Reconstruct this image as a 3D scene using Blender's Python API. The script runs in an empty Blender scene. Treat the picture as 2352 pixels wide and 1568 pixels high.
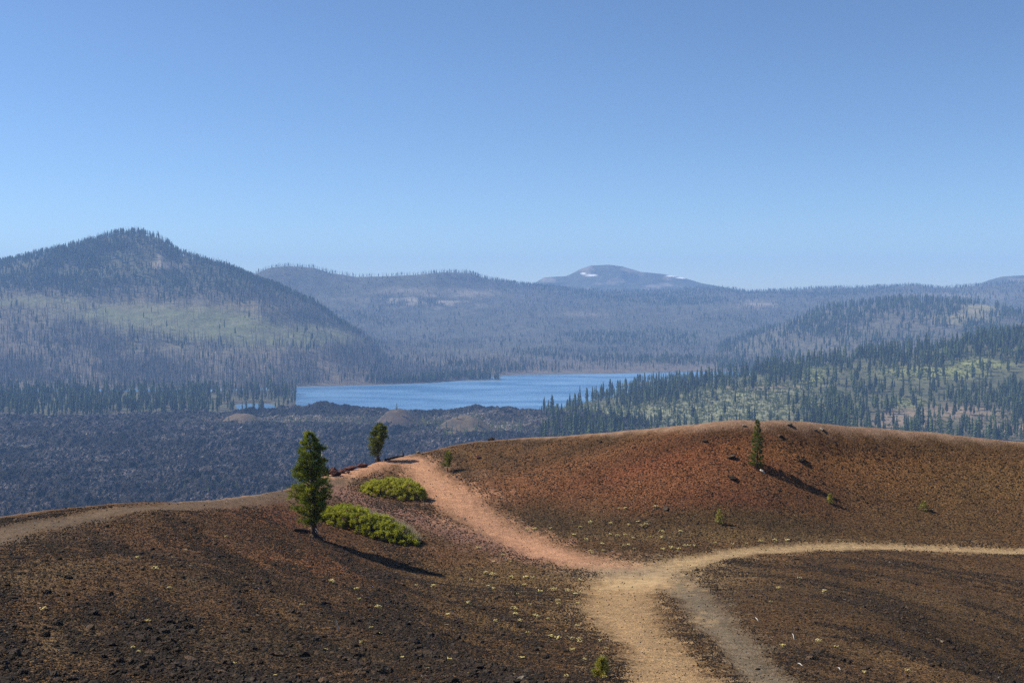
import bpy, math, random
import numpy as np
from mathutils import Vector, Matrix, Euler

random.seed(7)
rng = np.random.default_rng(7)
scene = bpy.context.scene
COL = scene.collection

# ------------------------------------------------------------------ camera
F, CX, CY = 2641.0, 1176.0, 784.0          # focal length and centre, in units of a 2352 wide frame
PITCH = math.atan(114.0 / F)
EYE = 215.0                                # eye height above the lake
cam_data = bpy.data.cameras.new("camera")
cam = bpy.data.objects.new("camera", cam_data)
COL.objects.link(cam)
cam_data.sensor_width = 36.0
cam_data.lens = F / 2352.0 * 36.0
cam_data.clip_start = 0.1
cam_data.clip_end = 40000.0
cam.location = (0, 0, EYE)
cam.rotation_euler = (math.radians(90) - PITCH, 0, 0)
scene.camera = cam

# ------------------------------------------------------------------ sky, sun, exposure
SUN_AZ, SUN_EL = math.radians(-75), math.radians(44.5)     # azimuth clockwise from +Y
world = bpy.data.worlds.new("World")
scene.world = world
world.use_nodes = True
wn = world.node_tree.nodes
sky = wn.new("ShaderNodeTexSky")
sky.sky_type = 'NISHITA'
sky.sun_disc = False
sky.sun_elevation = SUN_EL
sky.sun_rotation = SUN_AZ
sky.altitude = 2600
sky.air_density = 1.0
sky.dust_density = 0.6
sky.ozone_density = 6.0
world.node_tree.links.new(sky.outputs[0], wn["Background"].inputs[0])
wn["Background"].inputs[1].default_value = 0.087
sun_data = bpy.data.lights.new("sun", 'SUN')
sun_data.energy = 5.0
sun_data.angle = math.radians(0.5)
sun_data.color = (1.0, 0.93, 0.82)
sun = bpy.data.objects.new("sun", sun_data)
COL.objects.link(sun)
sun.location = (-200, 200, 600)
sdir = Vector((math.sin(SUN_AZ) * math.cos(SUN_EL), math.cos(SUN_AZ) * math.cos(SUN_EL), math.sin(SUN_EL)))
sun.rotation_euler = (-sdir).to_track_quat('-Z', 'Y').to_euler()
scene.view_settings.view_transform = 'Standard'
scene.view_settings.look = 'None'
scene.view_settings.exposure = 0.6
scene.view_settings.gamma = 1.0
scene.view_settings.use_curve_mapping = False
scene.cycles.max_bounces = 6
scene.cycles.transparent_max_bounces = 8
scene.cycles.volume_bounces = 1
scene.cycles.use_denoising = False
scene.cycles.use_adaptive_sampling = False

# ------------------------------------------------------------------ small helpers
cp, sp = math.cos(PITCH), math.sin(PITCH)

def unproject(x, y, D):
    """point at depth D (along +Y) behind picture position x, y; heights are relative to the eye"""
    x = np.asarray(x, float); y = np.asarray(y, float); D = np.asarray(D, float)
    u = (x - CX) / F; v = (CY - y) / F
    ry = cp + v * sp; rz = -sp + v * cp
    k = D / ry
    return u * k, D + 0 * k, rz * k

def project(X, Y, Z):
    w = Y * cp - Z * sp
    w = np.where(np.abs(w) < 1e-3, 1e-3, w)
    return CX + F * X / w, CY - F * (Y * sp + Z * cp) / w

def ip(x, table):
    t = np.asarray(table, float)
    return np.interp(x, t[:, 0], t[:, 1])

def _h(ix, iy, seed):
    n = (ix.astype(np.int64) * 374761393 + iy.astype(np.int64) * 668265263 + seed * 1442695041) & 0xFFFFFFFF
    n = ((n ^ (n >> 13)) * 1274126177) & 0xFFFFFFFF
    n = (n ^ (n >> 16)) & 0xFFFFFFFF
    return n.astype(np.float64) / 2147483648.0 - 1.0

def vnoise(x, y, seed=0):
    x = np.asarray(x, float); y = np.asarray(y, float)
    ix = np.floor(x); iy = np.floor(y)
    fx = x - ix; fy = y - iy
    fx = fx * fx * fx * (fx * (fx * 6 - 15) + 10); fy = fy * fy * fy * (fy * (fy * 6 - 15) + 10)
    a = _h(ix, iy, seed); b = _h(ix + 1, iy, seed); c = _h(ix, iy + 1, seed); d = _h(ix + 1, iy + 1, seed)
    return (a * (1 - fx) + b * fx) * (1 - fy) + (c * (1 - fx) + d * fx) * fy

def fbm(x, y, octaves=4, seed=0, gain=0.5):
    s = 0; a = 1.0; t = 0
    for o in range(octaves):
        s = s + a * vnoise(x + 17.3 * o, y - 9.1 * o, seed + o * 31); t += a
        x = x * 1.97 + y * 0.31; y = y * 1.97 - x * 0.12; a *= gain
    return s / t

def ridged(x, y, octaves=4, seed=0):
    s = 0; a = 1.0; t = 0
    for o in range(octaves):
        s = s + a * (1 - 2 * np.abs(vnoise(x + 7.7 * o, y + 3.3 * o, seed + o * 17))); t += a
        x, y = x * 1.9 + y * 0.6, y * 1.9 - x * 0.6; a *= 0.55
    return s / t

def sstep(a, b, x):
    t = np.clip((x - a) / (b - a), 0, 1)
    return t * t * (3 - 2 * t)

def mix(c, d, m):
    return c * (1 - m[:, None]) + np.asarray(d) * m[:, None]

def tag(o, label=None, cat=None, group=None, kind=None):
    if label: o["label"] = label
    if cat: o["category"] = cat
    if group: o["group"] = group
    if kind: o["kind"] = kind
    return o

def make_mesh(name, V, faces, mats, col=None, smooth=False, midx=None, col_name="col"):
    """faces: (n,k) integer array or a list of such arrays"""
    V = np.asarray(V, np.float32)
    if not isinstance(faces, list): faces = [faces]
    faces = [np.asarray(f, np.int32) for f in faces if len(f)]
    me = bpy.data.meshes.new(name)
    me.vertices.add(len(V)); me.vertices.foreach_set("co", V.ravel())
    tot = sum(len(f) for f in faces)
    loops = np.concatenate([f.ravel() for f in faces])
    sizes = np.concatenate([np.full(len(f), f.shape[1]) for f in faces])
    starts = np.concatenate([[0], np.cumsum(sizes)[:-1]]).astype(np.int32)
    me.loops.add(len(loops)); me.loops.foreach_set("vertex_index", loops)
    me.polygons.add(tot)
    me.polygons.foreach_set("loop_start", starts)
    if midx is not None: me.polygons.foreach_set("material_index", np.asarray(midx, np.int32))
    me.polygons.foreach_set("use_smooth", np.full(tot, smooth))
    me.update(calc_edges=True)
    if col is not None:
        a = me.attributes.new(col_name, 'FLOAT_COLOR', 'POINT')
        c = np.ones((len(V), 4), np.float32); c[:, :3] = col
        a.data.foreach_set("color", c.ravel())
    for m in (mats if isinstance(mats, (list, tuple)) else [mats]): me.materials.append(m)
    return me

def link(name, me, parent=None, loc=None, rot=None, scale=None):
    o = bpy.data.objects.new(name, me)
    COL.objects.link(o)
    if parent: o.parent = parent
    if loc is not None: o.location = loc
    if rot is not None: o.rotation_euler = rot
    if scale is not None: o.scale = scale if hasattr(scale, '__len__') else (scale,) * 3
    return o

def empty(name, loc, rz=0.0, scale=1.0):
    o = bpy.data.objects.new(name, None)
    o.empty_display_size = 0.2
    COL.objects.link(o)
    o.location = loc; o.rotation_euler = (0, 0, rz); o.scale = (scale,) * 3
    return o

class Buf:
    """collects triangles"""
    def __init__(s): s.V = []; s.T = []; s.n = 0; s.C = []
    def add(s, V, T, c=None):
        V = np.asarray(V, float).reshape(-1, 3); T = np.asarray(T, int).reshape(-1, 3)
        s.V.append(V); s.T.append(T + s.n); s.n += len(V)
        s.C.append(np.tile(np.asarray(c if c is not None else (1, 1, 1), float), (len(V), 1)) if c is None or np.ndim(c) == 1 else np.asarray(c))
    def tube(s, pts, rads, k=6, c=None, cap=True):
        pts = np.asarray(pts, float); n = len(pts); V = []
        for i in range(n):
            d = pts[min(i + 1, n - 1)] - pts[max(i - 1, 0)]
            d = d / (np.linalg.norm(d) + 1e-9)
            a = np.cross(d, (0.3, 0.9, 0.1)) if abs(d[2]) > .9 else np.cross(d, (0, 0, 1.0))
            a /= np.linalg.norm(a) + 1e-9; b = np.cross(d, a)
            for j in range(k):
                t = 2 * math.pi * j / k
                V.append(pts[i] + rads[i] * (a * math.cos(t) + b * math.sin(t)))
        T = []
        for i in range(n - 1):
            for j in range(k):
                p, q = i * k + j, i * k + (j + 1) % k
                T += [(p, q, q + k), (p, q + k, p + k)]
        if cap:
            for j in range(1, k - 1): T.append(((n - 1) * k, (n - 1) * k + j, (n - 1) * k + j + 1)); T.append((0, j + 1, j))
        s.add(V, T, c)
    def mesh(s, name, mats, smooth=False, use_col=False):
        V = np.concatenate(s.V); T = np.concatenate(s.T)
        return make_mesh(name, V, T, mats, col=np.concatenate(s.C) if use_col else None, smooth=smooth)

# ------------------------------------------------------------------ materials
class NT:
    def __init__(s, name):
        s.m = bpy.data.materials.new(name); s.m.use_nodes = True
        s.t = s.m.node_tree; s.t.nodes.clear()
        s.out = s.t.nodes.new("ShaderNodeOutputMaterial")
    def n(s, kind, **kw):
        nd = s.t.nodes.new(kind)
        for k, v in kw.items():
            if k.startswith("i_"): nd.inputs[int(k[2:]) if k[2:].isdigit() else k[2:].replace("_", " ")].default_value = v
            else: setattr(nd, k, v)
        return nd
    def l(s, a, b): s.t.links.new(a, b)
    def noise(s, vec, scale, detail=4, rough=0.6):
        nd = s.n("ShaderNodeTexNoise"); s.l(vec, nd.inputs["Vector"])
        nd.inputs["Scale"].default_value = scale; nd.inputs["Detail"].default_value = detail
        nd.inputs["Roughness"].default_value = rough
        return nd.outputs["Fac"]
    def ramp(s, fac, pts):
        nd = s.n("ShaderNodeValToRGB"); s.l(fac, nd.inputs[0])
        e = nd.color_ramp.elements
        while len(e) < len(pts): e.new(0.5)
        for el, (p, c) in zip(e, pts):
            el.position = p; el.color = (*(c if hasattr(c, '__len__') else (c, c, c)), 1)
        return nd.outputs[0]
    def mul(s, a, b, fac=1.0, blend='MULTIPLY'):
        nd = s.n("ShaderNodeMix", data_type='RGBA', blend_type=blend)
        nd.inputs[0].default_value = fac
        for sock, v in ((nd.inputs[6], a), (nd.inputs[7], b)):
            if hasattr(v, 'is_linked'): s.l(v, sock)
            else: sock.default_value = (*v, 1)
        return nd.outputs[2]
    def mixf(s, fac, a, b):
        nd = s.n("ShaderNodeMix", data_type='RGBA')
        s.l(fac, nd.inputs[0])
        for sock, v in ((nd.inputs[6], a), (nd.inputs[7], b)):
            if hasattr(v, 'is_linked'): s.l(v, sock)
            else: sock.default_value = (*v, 1)
        return nd.outputs[2]
    def bump(s, h, strength, dist, normal=None):
        nd = s.n("ShaderNodeBump"); s.l(h, nd.inputs["Height"])
        nd.inputs["Strength"].default_value = strength; nd.inputs["Distance"].default_value = dist
        if normal: s.l(normal, nd.inputs["Normal"])
        return nd.outputs[0]
    def pos(s): return s.n("ShaderNodeNewGeometry").outputs["Position"]
    def attr(s, name): return s.n("ShaderNodeAttribute", attribute_name=name).outputs["Color"]
    def diffuse(s, col, rough=0.95, normal=None, spec=0.15, transl=0.0, tcol=None):
        b = s.n("ShaderNodeBsdfPrincipled")
        if hasattr(col, 'is_linked'): s.l(col, b.inputs["Base Color"])
        else: b.inputs["Base Color"].default_value = (*col, 1)
        b.inputs["Roughness"].default_value = rough
        b.inputs["Specular IOR Level"].default_value = spec
        if normal: s.l(normal, b.inputs["Normal"])
        o = b.outputs[0]
        if transl > 0:
            t = s.n("ShaderNodeBsdfTranslucent")
            if tcol is None: tcol = col
            if hasattr(tcol, 'is_linked'): s.l(tcol, t.inputs[0])
            else: t.inputs[0].default_value = (*tcol, 1)
            mx = s.n("ShaderNodeMixShader"); mx.inputs[0].default_value = transl
            s.l(o, mx.inputs[1]); s.l(t.outputs[0], mx.inputs[2]); o = mx.outputs[0]
        s.l(o, s.out.inputs["Surface"])
        return s.m

def mat_cinder():
    s = NT("cinder"); p = s.pos(); c = s.attr("col")
    n1 = s.noise(p, 2.2, 4, 0.65); n2 = s.noise(p, 9.0, 3, 0.7); n3 = s.noise(p, 34.0, 2, 0.7)
    g = s.attr("grit")
    k = s.ramp(n2, [(0.32, 0.12), (0.46, 0.75), (0.58, 1.35), (0.75, 2.1)])
    k3 = s.ramp(n3, [(0.32, 0.25), (0.5, 1.0), (0.68, 1.8)])
    k1 = s.ramp(n1, [(0.3, 0.72), (0.7, 1.25)])
    gk = s.mixf(g, (1, 1, 1), s.mul(k, k3))
    soft = s.ramp(n3, [(0.3, 0.72), (0.7, 1.25)])
    col = s.mul(s.mul(s.mul(c, gk), k1), soft)
    hgt = s.n("ShaderNodeMath", operation='ADD'); s.l(n2, hgt.inputs[0])
    h3 = s.n("ShaderNodeMath", operation='MULTIPLY'); s.l(n3, h3.inputs[0]); h3.inputs[1].default_value = 0.4
    s.l(h3.outputs[0], hgt.inputs[1])
    hm = s.n("ShaderNodeMath", operation='MULTIPLY_ADD'); s.l(g, hm.inputs[0]); hm.inputs[1].default_value = 0.8; hm.inputs[2].default_value = 0.2
    hh = s.n("ShaderNodeMath", operation='MULTIPLY'); s.l(hgt.outputs[0], hh.inputs[0]); s.l(hm.outputs[0], hh.inputs[1])
    return s.diffuse(col, 0.97, s.bump(hh.outputs[0], 1.0, 0.20), 0.08)

def mat_terrain(name, scale=1.0, contrast=1.0, dist=1.0):
    s = NT(name); p = s.pos(); c = s.attr("col")
    n1 = s.noise(p, 0.02 * scale, 5, 0.65); n2 = s.noise(p, 0.15 * scale, 4, 0.7)
    k1 = s.ramp(n1, [(0.3, 1 - 0.35 * contrast), (0.7, 1 + 0.35 * contrast)])
    k2 = s.ramp(n2, [(0.3, 1 - 0.5 * contrast), (0.7, 1 + 0.5 * contrast)])
    return s.diffuse(s.mul(s.mul(c, k1), k2), 0.95, s.bump(n2, 0.8, dist), 0.1)

def mat_lava():
    s = NT("lava"); p = s.pos(); c = s.attr("col")
    n1 = s.noise(p, 0.05, 5, 0.7); n2 = s.noise(p, 0.35, 5, 0.75)
    n0 = s.noise(p, 0.012, 4, 0.65)
    k1 = s.mul(s.ramp(n1, [(0.35, 0.35), (0.65, 1.8)]), s.ramp(n0, [(0.40, 0.40), (0.60, 1.7)]))
    k2 = s.ramp(n2, [(0.40, 0.10), (0.48, 0.5), (0.54, 1.4), (0.62, 3.8)])
    return s.diffuse(s.mul(s.mul(c, k1), k2), 0.9, s.bump(n2, 1.0, 5.0), 0.15)

def mat_var(name, col, var=0.35, rough=0.9, transl=0.0, tcol=None, noise_scale=None, spec=0.15, bump=0.0):
    """a colour that varies a little from one copy to the next"""
    s = NT(name)
    r = s.n("ShaderNodeObjectInfo").outputs["Random"]
    k = s.ramp(r, [(0, 1 - var), (1, 1 + var)])
    c = s.mul(col, k)
    nrm = None
    if noise_scale:
        tc = s.n("ShaderNodeTexCoord").outputs["Object"]
        nz = s.noise(tc, noise_scale, 4, 0.65)
        c = s.mul(c, s.ramp(nz, [(0.3, 0.55), (0.7, 1.5)]))
        if bump: nrm = s.bump(nz, 1.0, bump)
    return s.diffuse(c, rough, nrm, spec, transl, s.mul(tcol, k) if tcol else c)

def mat_leaf(name, spec=0.2, transl=0.3, gain=(1.3, 1.25, 0.6)):
    s = NT(name); c = s.attr("col")
    return s.diffuse(c, 0.6, None, spec, transl, s.mul(c, gain))

M_cinder = mat_cinder()
M_lava = mat_lava()
M_hill = mat_terrain("burnt_hillside", 1.0, 0.8, 1.5)
M_far = mat_terrain("distant_hillside", 0.5, 0.7, 2.0)
M_mound = mat_terrain("mound_cinders", 2.0, 0.6, 0.6)
M_needle = mat_var("conifer_needles", (0.098, 0.128, 0.040), 0.6, 0.8, 0.25, (0.14, 0.18, 0.04))
M_young = mat_var("young_pine_needles", (0.150, 0.185, 0.060), 0.35, 0.8, 0.15, (0.10, 0.14, 0.03))
M_shrubfar = mat_var("brush_leaves", (0.135, 0.155, 0.045), 0.3, 0.85, 0.1)
M_trunk = mat_var("conifer_bark", (0.10, 0.065, 0.045), 0.3, 0.9)
M_snag = mat_var("burnt_trunk", (0.185, 0.172, 0.152), 0.6, 0.9)
M_bark = mat_var("pine_bark", (0.075, 0.052, 0.038), 0.1, 0.95, noise_scale=14.0, bump=0.03)
M_leaf = mat_leaf("pine_needles", 0.15, 0.22)
M_bushleaf = mat_leaf("bush_leaves", 0.25, 0.35)
M_straw = mat_var("dry_stems", (0.42, 0.36, 0.24), 0.15, 0.9, 0.3)
M_dead = mat_var("bleached_wood", (0.42, 0.39, 0.35), 0.12, 0.85, noise_scale=9.0, bump=0.01)
M_log = mat_var("charred_log", (0.055, 0.042, 0.034), 0.15, 0.95, noise_scale=9.0, bump=0.02)
M_rock = mat_var("black_lava_rock", (0.058, 0.043, 0.031), 0.5, 0.95, noise_scale=2.2, bump=0.15)
M_redrock = mat_var("red_lava_rock", (0.105, 0.046, 0.036), 0.4, 0.95, noise_scale=2.2, bump=0.15)
M_palerock = mat_var("pale_cinder_rock", (0.24, 0.195, 0.145), 0.25, 0.95, noise_scale=2.2, bump=0.1)
M_flower = mat_var("pale_yellow_flowers", (0.58, 0.49, 0.20), 0.2, 0.8, 0.25)
M_flowerleaf = mat_var("flower_leaves", (0.20, 0.19, 0.10), 0.2, 0.85, 0.1)

# ------------------------------------------------------------------ the cinder cone in the foreground
CREST = [(-300, 1230, 42), (0, 1182, 50), (200, 1158, 55), (400, 1149, 60), (500, 1142, 65), (600, 1130, 70), (680, 1112, 78),
         (745, 1088, 84), (840, 1068, 88), (866, 1057, 90), (940, 1043, 93), (1000, 1029, 95), (1050, 1018, 95), (1100, 1011, 94),
         (1200, 1004, 90), (1300, 999, 86.5), (1400, 992, 83.5), (1500, 984, 81.5), (1600, 975, 80), (1750, 969, 79), (1860, 972, 79.5), (2000, 983, 80.5),
         (2150, 995, 80.5), (2352, 1015, 80), (2700, 1065, 76)]
CTRL = CREST + [
    (0, 1568, 17), (300, 1568, 17.2), (600, 1568, 17.8), (900, 1568, 18), (1100, 1568, 18.3), (1500, 1568, 18.4), (1800, 1568, 18.5), (2100, 1568, 25.5), (2352, 1568, 34),
    (-300, 1420, 22), (0, 1400, 24), (0, 1300, 33), (0, 1225, 43), (400, 1300, 36), (300, 1430, 24.5), (400, 1180, 52), (600, 1200, 56),
    (722, 1235, 58), (850, 1280, 56.5), (1000, 1330, 55), (600, 1350, 34.5), (800, 1450, 28),
    (840, 1205, 66), (740, 1130, 77), (900, 1140, 77), (1000, 1140, 76.5), (1100, 1210, 68), (1250, 1270, 62),
    (1100, 1350, 52), (1250, 1450, 35), (1300, 1520, 25),
    (1430, 1320, 56), (1550, 1290, 60), (1700, 1262, 63.5), (2000, 1254, 65), (2352, 1262, 64), (2700, 1275, 62),
    (1500, 1450, 34.5), (1700, 1490, 27.5), (2000, 1400, 40), (2352, 1400, 48), (2352, 1320, 56), (2000, 1320, 53), (2700, 1420, 48), (2000, 1480, 31), (2700, 1568, 38),
    (1030, 1085, 85), (1300, 1080, 79.5), (1300, 1165, 74), (1300, 1240, 66), (1500, 1080, 76), (1500, 1165, 72), (1500, 1235, 67),
    (1740, 1072, 75), (1740, 1165, 71.3), (1740, 1220, 68.3), (1940, 1085, 76.3), (1940, 1165, 73.2), (2200, 1100, 76.3), (2200, 1170, 73.5), (2200, 1230, 69), (2352, 1100, 76), (2352, 1180, 72.5),
]
c = np.array(CTRL, float)
px, py, pz = unproject(c[:, 0], c[:, 1], c[:, 2])
P = np.stack([px, py, pz], 1)
back = np.array([(0, 0, -1.7), (-14, 3, -3.2), (14, 3, -2.4), (0, -25, -3), (-35, -10, -8), (35, -10, -4), (-60, 20, -14), (70, 25, -12), (0, -60, -12),
                 (4, 9, -3.9), (-5, 9, -4.1), (90, 50, -14)], float)
cr = np.array(CREST, float)
cx_, cy_, cz_ = unproject(cr[:, 0], cr[:, 1], cr[:, 2])
beyond = np.stack([cx_ * (1 + 14 / cy_), cy_ + 14, cz_ - 0.3], 1)[::2]
P = np.concatenate([P, back, beyond])
_S = 40.0
def _tps_k(r2): return 0.5 * r2 * np.log(r2 + 1e-12)
n_ = len(P)
TPS_A = P[:, :2] / _S
TPS_K = _tps_k(((TPS_A[:, None] - TPS_A[None]) ** 2).sum(-1)) + np.eye(n_) * 2e-4
TPS_L = np.zeros((n_ + 3, n_ + 3)); TPS_L[:n_, :n_] = TPS_K; TPS_L[:n_, n_] = 1; TPS_L[:n_, n_ + 1:] = TPS_A; TPS_L[n_, :n_] = 1; TPS_L[n_ + 1:, :n_] = TPS_A.T
TPS_W = np.linalg.solve(TPS_L, np.concatenate([P[:, 2], np.zeros(3)]))
def tps(x, y):
    x = np.asarray(x, float) / _S; y = np.asarray(y, float) / _S
    shp = x.shape; x = x.ravel(); y = y.ravel(); out = TPS_W[n_] + TPS_W[n_ + 1] * x + TPS_W[n_ + 2] * y
    for i in range(n_):
        out += TPS_W[i] * _tps_k((x - TPS_A[i, 0]) ** 2 + (y - TPS_A[i, 1]) ** 2)
    return out.reshape(shp)
_cth = np.arctan2(cx_, cy_); _cr = np.hypot(cx_, cy_)
def rim(th):
    t = np.concatenate([[-math.pi, -1.6, -0.9], _cth, [0.9, 1.6, math.pi]])
    r = np.concatenate([[55, 45, 44], _cr, [80, 80, 55]])
    return np.interp(th, t, r)
LAVA_Z = -209.0
def ground(x, y, fine=True):
    x = np.asarray(x, float); y = np.asarray(y, float)
    r = np.hypot(x, y); R = rim(np.arctan2(x, y))
    s = np.minimum(1.0, (R + 16) / np.maximum(r, 1e-6))
    a = tps(x * s, y * s)
    over = r - R
    edge = tps(x * np.minimum(1, R / np.maximum(r, 1e-6)), y * np.minimum(1, R / np.maximum(r, 1e-6)))
    b = edge - 0.56 * (over - 1.6)
    kk = 1.6
    h = np.clip(0.5 + 0.5 * (b - a) / kk, 0, 1)
    z = np.where(over > -6, b * (1 - h) + a * h - kk * h * (1 - h), a)
    z = np.where(over > 12, b, z)
    foot = LAVA_Z - 8
    z = np.maximum(z, foot)
    if fine:
        w = sstep(2.0, -4.0, over)
        z = z + (0.10 * fbm(x / 3.1, y / 3.1, 3, 5) + 0.03 * fbm(x / 0.55, y / 0.55, 2, 9)) * (0.25 + 0.75 * w)
    return z

def hit(x, y):
    """where the line of sight through picture position x, y meets the cone"""
    x = np.atleast_1d(np.asarray(x, float)); y = np.atleast_1d(np.asarray(y, float))
    D = np.arange(4.0, 112.0, 0.12)
    X, Y, Z = unproject(x[:, None], y[:, None], D[None, :])
    below = Z <= ground(X, Y, False)
    gap = np.where(D[None, :] < rim(np.arctan2(X, Y)) * np.cos(np.arctan2(X, Y)) + .5, Z - ground(X, Y, False), 99)   # a line that just clears the crest counts as touching it
    k = np.where(below.any(1) & (D[below.argmax(1)] < 108), below.argmax(1), gap.argmin(1))
    X, Y, _ = unproject(x, y, D[k])
    return np.stack([X, Y, ground(X, Y)], 1)

def at(x, y, up=0.0):
    p = hit([x], [y])[0]
    return Vector((p[0], p[1], p[2] + EYE + up))

def line_dist(X, Y, pts, widths):
    """smallest distance to a polyline, divided by its half width there"""
    best = np.full(X.shape, 1e9)
    for i in range(len(pts) - 1):
        a, b = pts[i][:2], pts[i + 1][:2]
        d = b - a; L2 = (d ** 2).sum() + 1e-9
        t = np.clip(((X - a[0]) * d[0] + (Y - a[1]) * d[1]) / L2, 0, 1)
        w = widths[i] + (widths[i + 1] - widths[i]) * t
        q = np.hypot(X - a[0] - t * d[0], Y - a[1] - t * d[1]) / w
        best = np.minimum(best, q)
    return best

def wpath(pix):
    p = np.array(pix, float)
    return hit(p[:, 0], p[:, 1]), p[:, 2]

OCHRE = wpath([(1620, 1640, .75), (1570, 1568, .75), (1500, 1490, .8), (1445, 1430, 1.2), (1415, 1375, 1.6), (1450, 1325, 2.0)])
OCHRE2 = wpath([(1430, 1345, .9), (1500, 1312, 1.5), (1600, 1287, 1.4), (1700, 1268, 1.3), (1850, 1256, 1.3), (2000, 1255, 1.25), (2150, 1259, 1.25), (2345, 1264, 1.2), (2700, 1275, 1.2)])
GREY = wpath([(1860, 1640, .5), (1800, 1568, .5), (1700, 1480, .55), (1630, 1410, .65), (1580, 1360, .9), (1520, 1320, 1.4)])
PINK = wpath([(1440, 1305, 1.6), (1350, 1292, 1.5), (1250, 1262, 1.6), (1150, 1217, 1.8), (1070, 1168, 1.8), (1007, 1115, 1.5), (965, 1072, 1.4), (930, 1052, 1.5), (860, 1066, 1.5), (800, 1085, 1.6)])
PINK2 = wpath([(690, 1120, 2.0), (790, 1130, 2.0), (860, 1165, 1.5), (960, 1195, 1.5), (1090, 1235, 1.5), (1250, 1275, 1.6)])
RIMP = wpath([(760, 1100, 1.6), (690, 1128, 1.6), (600, 1142, 1.4), (500, 1152, 1.3), (400, 1162, 1.2), (250, 1175, 1.2), (120, 1200, 1.3), (0, 1225, 1.4), (-200, 1270, 1.6)])

def blob(X, Y, x, y, rx, ry):
    """soft patch on the ground around picture position x, y"""
    p = hit([x, x + rx, x, x], [y, y, y - ry, y + ry])
    a = abs(p[1, 0] - p[0, 0]) + 0.3; b = 0.5 * abs(p[2, 1] - p[3, 1]) + 0.3
    q = ((X - p[0, 0]) / a) ** 2 + ((Y - p[0, 1]) / b) ** 2
    q = q * (1 + 0.6 * fbm(X / (0.5 * a + .2), Y / (0.5 * b + .2), 3, int(x) % 97))
    return np.exp(-q)

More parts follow.
